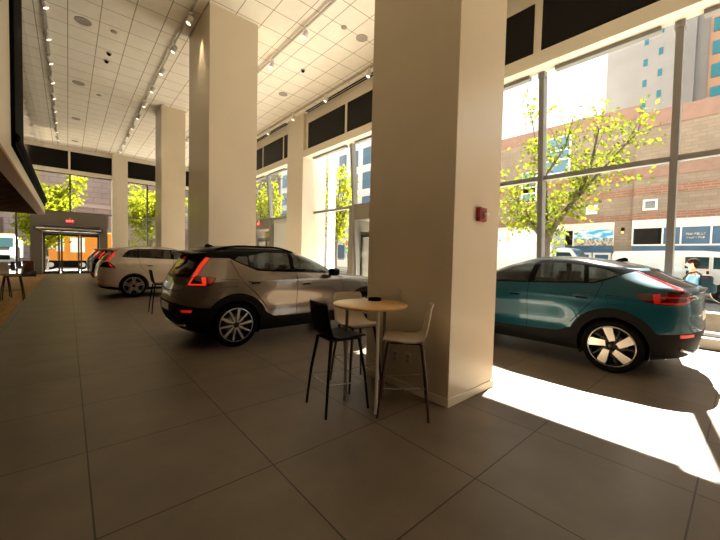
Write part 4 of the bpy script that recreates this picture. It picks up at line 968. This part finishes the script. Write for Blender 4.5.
L(MB(), XF + .1, XF + .4, 4.96, 5.96, -.1, 4.3).build('brick_pier', M_brick, bl)
t = thing('wall_lamp', 'small amber wall lamp on the brick pier across the street', 'lamp', (28.1, 5.48, 3.66))
MB().rbox(-.16, 0, -.08, .08, -.02, .22, .02).build('housing', M_black, t); MB().rbox(-.14, -.02, -.07, .07, -.17, -.02, .02).build('lens', mat('amber', (.8, .45, .08), .3, emit=(1, .55, .1), estr=.5), t)

tw = thing('tower_block', 'tall pale concrete tower with small teal windows behind the brick building', 'building', (60, 0, 0))
M_tower = mat('tower_concrete', (.27, .25, .235), .9, noise=.10, nscale=.25); M_tw = mat('teal_window', (.01, .14, .18), .15)
MB().box(0, 14, 5.9, 14.6, 0, 52).build('wall', M_tower, tw); MB().box(.9, 14, -22, 6.0, 0, 52).build('wall', M_tower, tw)
b = MB(); b.box(-.25, .9, 5.3, 6.3, 0, 52); b.build('pier', mat('tower_pier', (.2, .185, .175), .9, noise=.1, nscale=.3), tw)
for k in range(13):
    for y, dz in ((10.2, 0), (8.65, .9)):
        MB().box(-.06, .2, y - .22, y + .22, 14.6 + dz + 2.8 * k, 15.5 + dz + 2.8 * k).build('window', M_tw, tw)
b = MB(); b.box(.55, 1.0, .8, 4.1, 0, 52); pn_ = b.build('ochre_bay', mat('ochre_panel', (.36, .2, .12), .8), tw)
for k in range(14):
    for y in (1.5, 3.3): MB().box(.4, .8, y - .55, y + .55, 13.6 + 2.8 * k, 15.2 + 2.8 * k).build('window', M_tw, pn_)

# modern white blocks seen through the far window bays
M_mod = mat('white_cladding', (.62, .63, .65), .6); M_modw = mat('blue_grey_window', (.10, .17, .24), .1)
for i, (y0, y1, lab) in enumerate(((27, 50, 'white gridded apartment block with blue grey windows, across the street'), (52, 80, 'second white gridded block farther up the street'))):
    t = thing('apartment_block', lab, 'building', (30, y0, 0)); L_ = y1 - y0
    MB().box(0, 12, 0, L_, 0, 24).build('wall', M_mod, t)
    n = int(L_ / 2.6)
    for k in range(n):
        for f in range(7): 
            o = MB().box(-.05, .2, .5 + k * 2.6, 2.1 + k * 2.6, 1.0 + f * 3.2, 3.2 + f * 3.2).build('window', M_modw, t)

# trees
M_bark = mat('bark', (.055, .04, .03), .9, noise=.3, nscale=10)
M_leaf = leaf_mat('spring_leaf', (.055, .085, .005), (.14, .16, .009)); M_leaf2 = leaf_mat('spring_leaf_far', (.11, .135, .006), (.25, .265, .012))
def tree(name, label, loc, limbs, nleaf, size, lm, spread=.42, seed=1, twigs=5):
    """limbs: list of (points, r0, r1); leaves gather round the outer part of each limb and its twigs"""
    g = random.Random(seed); t = thing(name, label, 'tree', loc)
    b = MB(); seeds = []
    for pts, r0, r1 in limbs:
        k = len(pts); b.tube(pts, [r0 + (r1 - r0) * i / (k - 1) for i in range(k)], 9)
        if r1 < .06:
            for q in range(twigs * (k - 1)):
                i = g.randrange(max(1, k // 3), k); a = Vector(pts[i - 1]).lerp(Vector(pts[i]), g.random())
                d = Vector((g.gauss(0, 1), g.gauss(0, 1), g.gauss(.35, .8))).normalized() * g.uniform(.3, .9) * (spread / .42)
                b.tube([a, a + d * .5 + Vector((0, 0, .05)), a + d], [.012, .008, .004], 5)
                for f in (.35, .6, .8, 1.0): seeds.append(a + d * f)
            for i in range(max(1, k // 2), k): seeds.append(Vector(pts[i]))
    b.build('branches', M_bark, t)
    lf = MB()
    for q in range(nleaf):
        c = g.choice(seeds) + Vector((g.gauss(0, .13), g.gauss(0, .13), g.gauss(0, .11))) * (spread / .42)
        n = Vector((g.gauss(0, 1), g.gauss(0, 1), g.gauss(0, 1))).normalized(); a = n.orthogonal().normalized(); c2 = n.cross(a); s = size * g.uniform(.6, 1.3)
        lf.add([c - a * s, c - c2 * s * .55 + a * s * .1, c + a * s, c + c2 * s * .55 + a * s * .1], [(0, 1, 2, 3)])
    o = lf.build('foliage', lm, t); o['kind'] = 'stuff'
    return t
P = lambda *a: [tuple(q) for q in a]
tree('street_tree', 'spring street tree right outside the window beside the teal car', (11.5, 4.2, -.16), [
    (P((0, 0, 0), (.02, .02, 1.2), (.0, .02, 2.2), (.05, -.02, 2.5)), .16, .13),
    (P((0, .0, 2.35), (.1, -.25, 2.9), (.2, -.6, 3.45), (.25, -.85, 3.9), (.3, -1.05, 4.6), (.3, -1.2, 5.6)), .11, .02),
    (P((.2, -.6, 3.45), (.3, -1.1, 4.1), (.2, -1.7, 4.75), (.3, -2.15, 5.3)), .07, .015),
    (P((0, .02, 2.3), (-.1, .35, 2.75), (-.1, .6, 3.2), (.0, .95, 3.75), (.1, 1.25, 4.2)), .08, .02),
    (P((-.1, .35, 2.75), (.2, .9, 3.1), (.3, 1.6, 3.5)), .05, .015),
    (P((.05, 0, 2.5), (.0, .05, 3.4), (.0, .1, 4.4), (.1, .45, 5.4), (.1, .7, 6.6)), .07, .012),
    (P((.0, .1, 4.4), (.1, -.4, 5.2), (0, -.6, 6.0)), .04, .012)], 3000, .072, M_leaf, .50, 4, 7)
def big(name, label, loc, h, w, n, size, seed, lm=None):
    g = random.Random(seed); limbs = [(P((0, 0, 0), (0, .05, h * .25), (.05, 0, h * .42)), w * .06, w * .045)]
    for k in range(9):
        a = 2 * PI * k / 9 + g.uniform(-.3, .3); rr = w * g.uniform(.25, .5); zz = h * g.uniform(.62, .98)
        limbs.append((P((0, 0, h * .36), (math.cos(a) * rr * .45, math.sin(a) * rr * .45, h * .36 + (zz - h * .36) * .5), (math.cos(a) * rr, math.sin(a) * rr, zz)), w * .03, .012))
    tree(name, label, loc, limbs, n, size, lm or M_leaf2, .42 * w / 2.2, seed, 8)
big('street_tree', 'yellow green tree behind the far window above the entrance doors', (-1.3, 33.6, -.2), 7.4, 4.1, 6500, .15, 11)
big('street_tree', 'yellow green tree outside the far window right of the pier', (5.6, 34.0, -.2), 7.8, 4.4, 6500, .15, 12)
big('street_tree', 'low leafy tree outside the window left of the entrance', (-5.9, 33.4, -.2), 5.6, 3.0, 4500, .13, 13)
big('street_tree', 'yellow leaved tree outside the window bay above the bronze car bonnet', (13.2, 17.6, -.2), 8.2, 2.8, 2400, .11, 14)
big('street_tree', 'yellow leaved tree outside the far window bay behind the bronze car', (13.0, 27.2, -.2), 8.6, 3.2, 2400, .12, 15)

# buildings beyond the far wall
sb = thing('stone_building', 'mauve stone building behind the tree beyond the far windows', 'building', (0, 46, 0))
M_mauve = grid_mat('mauve_stone', (.20, .165, .165), (.18, .15, .15), (.12, .10, .10), 1.4, .55, .03, 0, 0, axes='xz', rough=.85, mottled=.08, mscale=.8, offset=.5)
MB().box(-24, 24, 0, 8, 0, 22).build('wall', M_mauve, sb); b = MB(); b.box(-24, 24, -.12, .1, 6.0, 6.4); b.box(-24, 24, -.1, .1, 9.2, 9.4); b.build('string_course', mat('mauve_light', (.26, .22, .22), .8), sb)
for k in range(14): MB().box(-22 + k * 3.2, -20.6 + k * 3.2, -.06, .1, .6, 4.4).build('window', mat('brown_window', (.06, .03, .03), .3), sb)

# vehicles outside
M_vanw = mat('van_white', (.46, .48, .48), .4, coat=.3); M_tread = CM['tyre']; M_vglass = mat('van_glass', (.012, .03, .033), .1, spec=.12)
def loft_body(secs, n_arc=5):
    """secs: list of (y, half width, z bottom, z top, roof crown radius) -> rounded box loft along y"""
    vs = []; fs = []; rings = []
    for y, w, z0, z1, r in secs:
        ring = [(-w, z0), (w, z0)]
        for k in range(n_arc + 1): a = PI / 2 * k / n_arc; ring.append((w - r + r * math.cos(a), z1 - r + r * math.sin(a)))
        for k in range(n_arc + 1): a = PI / 2 + PI / 2 * k / n_arc; ring.append((-w + r + r * math.cos(a), z1 - r + r * math.sin(a)))
        rings.append([(x, y, z) for x, z in ring])
    n = len(rings[0])
    for rg in rings: vs += rg
    for i in range(len(rings) - 1):
        for j in range(n): fs.append((i * n + j, (i + 1) * n + j, (i + 1) * n + (j + 1) % n, i * n + (j + 1) % n))
    fs += [tuple(range(n)), tuple(range((len(rings) - 1) * n, len(rings) * n))[::-1]]
    return vs, fs
def simple_wheel(parent, x, y, r, side, steel=(.5, .5, .5)):
    b = MB(); f = lambda d: side * d
    b.lathe([(.001, f(.0)), (r * .25, f(.0)), (r * .45, f(-.05)), (r * .62, f(-.02)), (r * .64, f(.0))], 28, 0, None, 'x')
    o = b.build('wheel', mat('steel_wheel', steel, .4, .5), parent, 0, True); o.location = (x, y, r)
    t = MB(); t.lathe([(r * .63, f(-.01)), (r * .66, f(.01)), (r * .93, f(.01)), (r, f(-.03)), (r, f(-.20)), (r * .9, f(-.24)), (r * .5, f(-.24))], 32, 0, None, 'x'); t.build('tyre', M_tread, o, 0, True)
    h = MB()
    for k in range(8): a = 2 * PI * k / 8; h.sphere((f(.0) - side * .025, math.cos(a) * r * .48, math.sin(a) * r * .48), .03, 8, 6)
    h.build('wheel_vent', M_black, o)
# white cargo van, nose towards -y; near flank at x = 23
van = thing('cargo_van', 'white cargo van parked across the street behind the pedestrian', 'van', (24.0, 0, -.2))
vs, fs = loft_body([(4.95, .90, .55, 2.20, .22), (4.85, .97, .50, 2.36, .24), (3, 1.0, .46, 2.40, .24), (1.35, 1.0, .46, 2.40, .25), (.75, .99, .46, 2.34, .26), (.1, .97, .46, 1.72, .22), (-.05, .96, .46, 1.42, .14), (-.8, .95, .46, 1.32, .12), (-1.05, .90, .50, 1.22, .12), (-1.15, .82, .56, 1.05, .1)])
MB().add(vs, fs, 0, True).build('body', M_vanw, van, 0, True)
def vq(pts, name, m, parent=van, d=.012, x=-1.0):
    b = MB(); b.prism(pts, lambda a, c, t: (x - t, a, c), -.03, d); return b.build(name, m, parent)
vq([(.98, 1.52), (.98, 2.08), (.60, 2.05), (.10, 1.55), (.10, 1.50)], 'cab_window', M_vglass)
vq([(1.95, 1.52), (1.95, 2.08), (1.12, 2.08), (1.12, 1.52)], 'side_window', M_vglass)
b = MB(); b.add([(-.82, .70, 2.26), (.82, .70, 2.26), (.86, .06, 1.60), (-.86, .06, 1.60)], [(0, 1, 2, 3)]); b.v = [(x, y - .03, z + .02) for x, y, z in b.v]; b.build('windshield', M_vglass, van)
for y in (1.05, 2.02, 3.4): 
    b = MB(); b.box(-1.012, -.99, y - .008, y + .008, .6, 2.1); b.build('panel_gap', M_grey, van)
for y in (1.15, 1.85, 3.25): MB().rbox(-1.03, -.99, y - .05, y + .05, 1.22, 1.42, .015).build('door_handle', M_black, van)
MB().rbox(-1.22, -1.0, .05, .22, 1.42, 1.66, .03).build('wing_mirror', M_black, van)
b = MB(); b.rbox(-.92, .92, -1.28, -1.05, .45, .68, .04); b.rbox(-.9, .9, 4.9, 5.08, .45, .62, .03); b.build('bumper', M_grey, van)
MB().rbox(-.95, -.8, 4.9, 5.0, 1.1, 1.5, .02).build('tail_lamp', CM['lamp'], van)
for y in (.55, 4.1):
    for sd in (-1, 1): simple_wheel(van, sd * .93, y, .37, sd)
    for sd in (-1, 1):
        b = MB(); b.disc((sd * 1.006, y, .40), .45, 30, 'x'); b.build('wheel_arch', M_black, van)
        MB().lathe([(.45, sd * 1.0), (.47, sd * 1.012), (.49, sd * 1.0)], 30, 0, Matrix.Translation((0, y, .4)), 'x').build('arch_lip', M_vanw, van)
# white box truck
tr = thing('box_truck', 'white box truck parked beyond the street tree', 'truck', (24.1, 8.0, -.2))
MB().rbox(-1.15, 1.15, .0, 6.4, 1.0, 3.75, .05).build('cargo_box', M_vanw, tr)
b = MB(); b.box(-.5, .5, -2.2, 6.3, .6, .95); b.build('chassis', M_black, tr)
vs, fs = loft_body([(-.08, 1.0, .6, 2.55, .16), (-.5, 1.0, .6, 2.60, .2), (-.95, 1.0, .6, 2.52, .24), (-1.55, .98, .6, 1.75, .2), (-2.2, .95, .6, 1.55, .15), (-2.4, .88, .65, 1.3, .15)])
MB().add(vs, fs, 0, True).build('cab', M_vanw, tr, 0, True)
vq([(-.2, 1.65), (-.2, 2.3), (-.95, 2.28), (-1.3, 1.72), (-1.3, 1.65)], 'cab_window', M_vglass, tr)
b = MB(); b.add([(-.82, -1.0, 2.46), (.82, -1.0, 2.46), (.86, -1.53, 1.78), (-.86, -1.53, 1.78)], [(0, 1, 2, 3)]); b.v = [(x, y - .03, z + .03) for x, y, z in b.v]; b.build('windshield', M_vglass, tr)
MB().rbox(-1.25, -1.0, -1.45, -1.25, 1.6, 2.0, .03).build('wing_mirror', M_black, tr)
for y in (-1.5, 4.3):
    for sd in (-1, 1): simple_wheel(tr, sd * .97, y, .42, sd)
# orange removal truck past the far doors
og = thing('orange_truck', 'orange box truck with white panel parked beyond the far entrance', 'truck', (.5, 38.0, -.2))
MB().rbox(-2.3, 3.4, 0, 2.4, .78, 3.3, .05).build('cargo_box', mat('orange_paint', (.62, .22, .015), .4), og)
MB().rbox(-.35, .62, -.03, .02, 1.5, 2.75, .01).build('white_panel', mat('poster_white', (.85, .87, .88), .5), og)
MB().rbox(-1.25, -.75, -.03, .02, 1.55, 2.6, .01).build('grey_panel', mat('poster_grey', (.55, .6, .65), .5), og)
MB().rbox(-1.75, -1.35, -.03, .02, 1.75, 2.1, .01).build('grey_panel', mat('poster_grey', (.55, .6, .65), .5), og)
b = MB(); b.box(-2.3, 3.4, .3, 2.1, .18, .78); b.build('chassis', M_black, og)
for x in (.45, -1.6):
    for sd in (0, 1):
        w_ = MB(); w_.lathe([(.001, 0), (.2, 0), (.22, .02), (.38, .02), (.42, -.02 + .05), (.42, .22), (.3, .25)], 26, 0, None, 'y'); o = w_.build('wheel', M_tread, og, 0, True); o.location = (x, .08 if sd == 0 else 2.05, .42)
        h_ = MB(); h_.disc((0, -.012, 0), .2, 22, 'y'); h_.build('hub', mat('steel_wheel', (.5, .5, .5), .4, .5), o)
# white truck cab past the window left of the entrance
wt = thing('delivery_truck', 'white truck cab beyond the window behind the seating', 'truck', (-4.1, 38.6, -.2))
vs, fs = loft_body([(0, 1.1, .7, 2.7, .2), (-.6, 1.1, .7, 2.75, .25), (-1.3, 1.1, .7, 2.6, .25), (-1.9, 1.08, .7, 1.75, .2), (-2.2, 1.0, .7, 1.3, .1)])
M_vang = mat('truck_grey_white', (.22, .23, .235), .5, spec=.2)
MB().add(vs, fs, 0, True).build('cab', M_vang, wt, 0, True)
b = MB(); b.add([(-.92, -1.36, 2.5), (.92, -1.36, 2.5), (.95, -1.93, 1.78), (-.95, -1.93, 1.78)], [(0, 1, 2, 3)]); b.v = [(x, y - .06, z + .02) for x, y, z in b.v]; b.build('windshield', M_vglass, wt)
b = MB(); b.prism([(-.2, 1.6), (-.2, 2.45), (-1.2, 2.4), (-1.7, 1.75), (-1.7, 1.6)], lambda a, c, t: (t, a, c), 1.08, 1.112); b.build('cab_window', M_vglass, wt)
MB().rbox(-1.05, 1.05, .1, 4.5, .9, 2.4, .06).build('cargo_box', M_vang, wt)
b = MB(); b.rbox(-.9, .9, -.35, -.2, 2.74, 2.84, .02); b.build('roof_beacon', mat('amber', (.8, .45, .08), .3), wt)
b = MB(); b.rbox(-.8, .8, -2.28, -2.1, .85, 1.2, .03); b.build('front_grille', M_black, wt)
for y in (-1.3, 3.4):
    for sd in (-1, 1): simple_wheel(wt, sd * 1.0, y, .42, sd)
# pale street pole and signal outside the window bay
t = thing('street_pole', 'white street pole outside the window bay beside the wall pier', 'pole', (12.0, 16.5, -.16))
b = MB(); b.tube([(0, 0, 0), (0, 0, 8)], [.24, .2], 16); b.build('pole_shaft', mat('pole_white', (.85, .85, .83), .5), t); b = MB(); b.lathe([(.34, 0), (.34, .25), (.24, .4)], 16); b.build('pole_base', M_white, t, 0, True)
t = thing('traffic_signal', 'traffic signal on dark post beyond the bronze car bonnet', 'traffic light', (17.0, 21.0, -.3))
b = MB(); b.tube([(0, 0, 0), (0, 0, 3.1)], .06, 10); b.build('post', M_black, t); MB().rbox(-.16, .16, -.16, .16, 2.1, 3.1, .03).build('signal_head', mat('signal_green', (.05, .09, .04), .5), t)
for k, c in enumerate(((.05, .4, .1), (.5, .25, .02), (.4, .02, .02))):
    b = MB(); b.lathe([(.001, -.02), (.10, -.01), (.11, 0)], 16, 0, Matrix.Translation((-.16, 0, 2.28 + .32 * k)), 'x'); b.build('signal_lens', mat('lens_%d' % k, c, .3), t)

# ------------------------------------------------------------------ pedestrian
def skin_mesh(name, verts, edges, root_i, m, parent, sub=2, smooth=True):
    me = D.meshes.new(name); me.from_pydata([v[:3] for v in verts], edges, []); o = D.objects.new(name, me); COL.objects.link(o)
    if parent: o.parent = parent
    md = o.modifiers.new('skin', 'SKIN'); md.use_smooth_shade = True; md.branch_smoothing = .6
    for i, v in enumerate(verts):
        sv = me.skin_vertices[0].data[i]; sv.radius = (v[3], v[4] if len(v) > 4 else v[3]); sv.use_root = i == root_i
    s = o.modifiers.new('sub', 'SUBSURF'); s.levels = sub; s.render_levels = sub
    me.materials.append(m); return o
def person(loc, rz):
    """facing +x, left is +y; mid-stride"""
    t = thing('person', 'person in light blue shirt with dark backpack walking past the window', 'person', loc, rz)
    skin_m = mat('skin', (.62, .38, .27), .5); shirt = mat('light_blue_shirt', (.16, .34, .52), .8, spec=.1); trou = mat('dark_trousers', (.04, .045, .06), .8); hair = mat('dark_hair', (.012, .008, .006), .9, spec=.03, bump=.4, bscale=90)
    V = []; E = []
    def v(x, y, z, r, r2=None): V.append((x, y, z, r, r2 or r)); return len(V) - 1
    def chain(a, pts):
        for p in pts: b = v(*p); E.append((a, b)); a = b
        return a
    pel = v(0, 0, .96, .135, .12)
    ch = chain(pel, [(.0, 0, 1.10, .135, .115), (.0, 0, 1.28, .155, .12), (-.01, 0, 1.41, .13, .10)])
    nk = chain(ch, [(.0, 0, 1.50, .058), (.015, 0, 1.555, .055)])
    hd = chain(nk, [(.03, 0, 1.62, .085, .075), (.03, 0, 1.70, .095, .085), (.02, 0, 1.765, .07)])
    for sy, sw in ((1, .12), (-1, -.12)):
        s_ = chain(ch, [(-.01, sy * .175, 1.40, .062)])
        el = chain(s_, [(-.02 + sw * .4, sy * .215, 1.25, .05), (-.03 + sw * .9, sy * .235, 1.10, .042)])
        wr = chain(el, [(.03 + sw * 1.5, sy * .235, .97, .036), (.08 + sw * 1.9, sy * .225, .85, .026, .02)])
        pm = chain(wr, [(.095 + sw * 2.0, sy * .222, .80, .036, .016), (.105 + sw * 2.05, sy * .22, .765, .036, .014)])
        for k in range(4):
            dx = (-.026 + .0175 * k); ln = (.075, .085, .08, .062)[3 - k]
            chain(pm, [(.105 + sw * 2.05 + dx, sy * .22, .74, .009), (.11 + sw * 2.05 + dx, sy * .215, .74 - ln * .5, .0085), (.112 + sw * 2.05 + dx * .95, sy * .205, .74 - ln, .007)])
        chain(wr, [(.125 + sw * 1.95, sy * .205, .815, .011), (.145 + sw * 2, sy * .195, .785, .009), (.15 + sw * 2, sy * .19, .755, .008)])
        st = -sw * 2.2
        hp = chain(pel, [(.01, sy * .09, .90, .095)])
        kn = chain(hp, [(.03 + st * .5, sy * .095, .70, .082), (.05 + st, sy * .095, .50, .06)])
        an = chain(kn, [(.0 + st * 1.2, sy * .095, .32, .056), (-.04 + st * 1.3, sy * .095, .10, .038)])
        chain(an, [(-.03 + st * 1.3, sy * .095, .05, .04, .035), (.08 + st * 1.3, sy * .10, .035, .042, .028), (.17 + st * 1.3, sy * .10, .03, .034, .02)])
    body = skin_mesh('body', V, E, 0, skin_m, t)
    # face
    b = MB(); b.sphere((.118, 0, 1.655), .022, 10, 8, 0, (1.1, .75, 1.2)); b.tube([(.105, 0, 1.695), (.122, 0, 1.675), (.138, 0, 1.652)], [.012, .014, .016], 8); b.build('nose', skin_m, body)
    for sy in (1, -1):
        MB().sphere((.105, sy * .036, 1.692), .015, 10, 8).build('eye', mat('eye_white', (.7, .68, .65), .3), body)
        MB().sphere((.117, sy * .036, 1.692), .007, 8, 6).build('iris', hair, body)
        MB().sphere((.015, sy * .092, 1.675), .033, 10, 8, 0, (.75, .35, 1.1)).build('ear', skin_m, body)
    MB().sphere((.108, 0, 1.618), .02, 10, 6, 0, (.6, 1.4, .35)).build('mouth', mat('lips', (.45, .2, .17), .5), body)
    b = MB(); b.sphere((.005, 0, 1.725), .108, 20, 14, 0, (1.05, .93, .85)); b.sphere((-.045, 0, 1.68), .085, 16, 10, 0, (.8, 1.05, 1.1)); b.build('hair', hair, body)
    # shirt: same chains, a little fuller
    V2 = [(0, 0, .93, .155, .14), (0, 0, 1.10, .158, .135), (0, 0, 1.28, .172, .138), (-.01, 0, 1.41, .145, .115), (0, 0, 1.475, .07)]; E2 = [(0, 1), (1, 2), (2, 3), (3, 4)]
    for sy, sw in ((1, .12), (-1, -.12)):
        k = len(V2); V2 += [(-.01, sy * .178, 1.40, .078), (-.02 + sw * .4, sy * .215, 1.25, .066), (-.03 + sw * .9, sy * .235, 1.10, .058), (.03 + sw * 1.5, sy * .235, .97, .05), (.065 + sw * 1.8, sy * .228, .885, .042)]; E2 += [(3, k), (k, k + 1), (k + 1, k + 2), (k + 2, k + 3), (k + 3, k + 4)]
    skin_mesh('shirt', V2, E2, 0, shirt, body)
    V3 = [(0, 0, .97, .15, .13), (0, 0, .92, .14, .12)]; E3 = [(0, 1)]
    for sy, sw in ((1, .12), (-1, -.12)):
        st = -sw * 2.2; k = len(V3); V3 += [(.01, sy * .09, .88, .108), (.03 + st * .5, sy * .095, .70, .097), (.05 + st, sy * .095, .50, .078), (.0 + st * 1.2, sy * .095, .32, .07), (-.04 + st * 1.3, sy * .095, .11, .062)]; E3 += [(1, k), (k, k + 1), (k + 1, k + 2), (k + 2, k + 3), (k + 3, k + 4)]
    skin_mesh('trousers', V3, E3, 0, trou, body)
    for sy, sw in ((1, .12), (-1, -.12)):
        st = -sw * 2.2; x = -.04 + st * 1.3
        MB().rbox(x - .07, x + .23, sy * .10 - .05, sy * .10 + .05, 0, .085, .035).build('shoe', mat('white_shoe', (.6, .6, .58), .5), body)
    bp = thing('backpack', 'dark teal backpack worn on the back of the pedestrian in light blue', 'backpack', loc, rz)
    MB().rbox(-.34, -.12, -.16, .16, 1.0, 1.44, .07).build('main_bag', mat('pack_dark', (.006, .013, .017), .8, spec=.1), bp)
    MB().rbox(-.40, -.30, -.13, .13, 1.02, 1.24, .04).build('front_pocket', mat('pack_teal', (.008, .028, .033), .8, spec=.1), bp)
    for sy in (1, -1):
        b = MB(); b.tube([(-.15, sy * .10, 1.42), (-.06, sy * .115, 1.50), (.06, sy * .12, 1.46), (.148, sy * .12, 1.34), (.14, sy * .13, 1.20), (.02, sy * .165, 1.10), (-.14, sy * .15, 1.06)], .02, 8); b.build('shoulder_strap', M_blacksat, bp)
person((11.2, .80, -.16), PI / 2)

# ------------------------------------------------------------------ light
w = D.worlds.new('sky'); SC.world = w; w.use_nodes = True
bg = w.node_tree.nodes['Background']; bg.inputs[0].default_value = (1.0, .975, .93, 1); bg.inputs[1].default_value = .9
sd_ = D.lights.new('sun', 'SUN'); sd_.energy = 38; sd_.angle = R(.53); sd_.color = (1, .925, .81)
so = D.objects.new('sun', sd_); COL.objects.link(so)
tosun = Vector((1.063, .21, 1.2506)).normalized()
so.rotation_euler = tosun.to_track_quat('Z', 'Y').to_euler(); so.location = (30, 6, 40)
def spot(x, y, tx, ty, tz, e, ang=50, name='spot_beam'):
    l = D.lights.new(name, 'SPOT'); l.energy = e; l.spot_size = R(ang); l.spot_blend = .8; l.color = (1, .78, .5); l.shadow_soft_size = .05
    o = D.objects.new(name, l); COL.objects.link(o); o.location = (x, y, ZC - .32)
    d = Vector((tx - x, ty - y, tz - (ZC - .32))); o.rotation_euler = d.to_track_quat('-Z', 'Y').to_euler()
for k in range(0, 12, 1): spot(2.54, 6.4 + 1.69 * k, 3.2, 6.4 + 1.69 * k, 0, 60)
for k in range(0, 11, 2): spot(-.5, 8.3 + 1.66 * k, -1.4, 8.3 + 1.66 * k, 0, 60)

SC.view_settings.view_transform = 'Standard'; SC.view_settings.look = 'None'; SC.view_settings.gamma = 1; SC.view_settings.use_curve_mapping = False
SC.view_settings.exposure = 1.25
SC.cycles.use_denoising = True; SC.cycles.max_bounces = 12; SC.cycles.diffuse_bounces = 6; SC.cycles.transparent_max_bounces = 24; SC.cycles.sample_clamp_indirect = 8
SC.cycles.caustics_reflective = False; SC.cycles.caustics_refractive = False
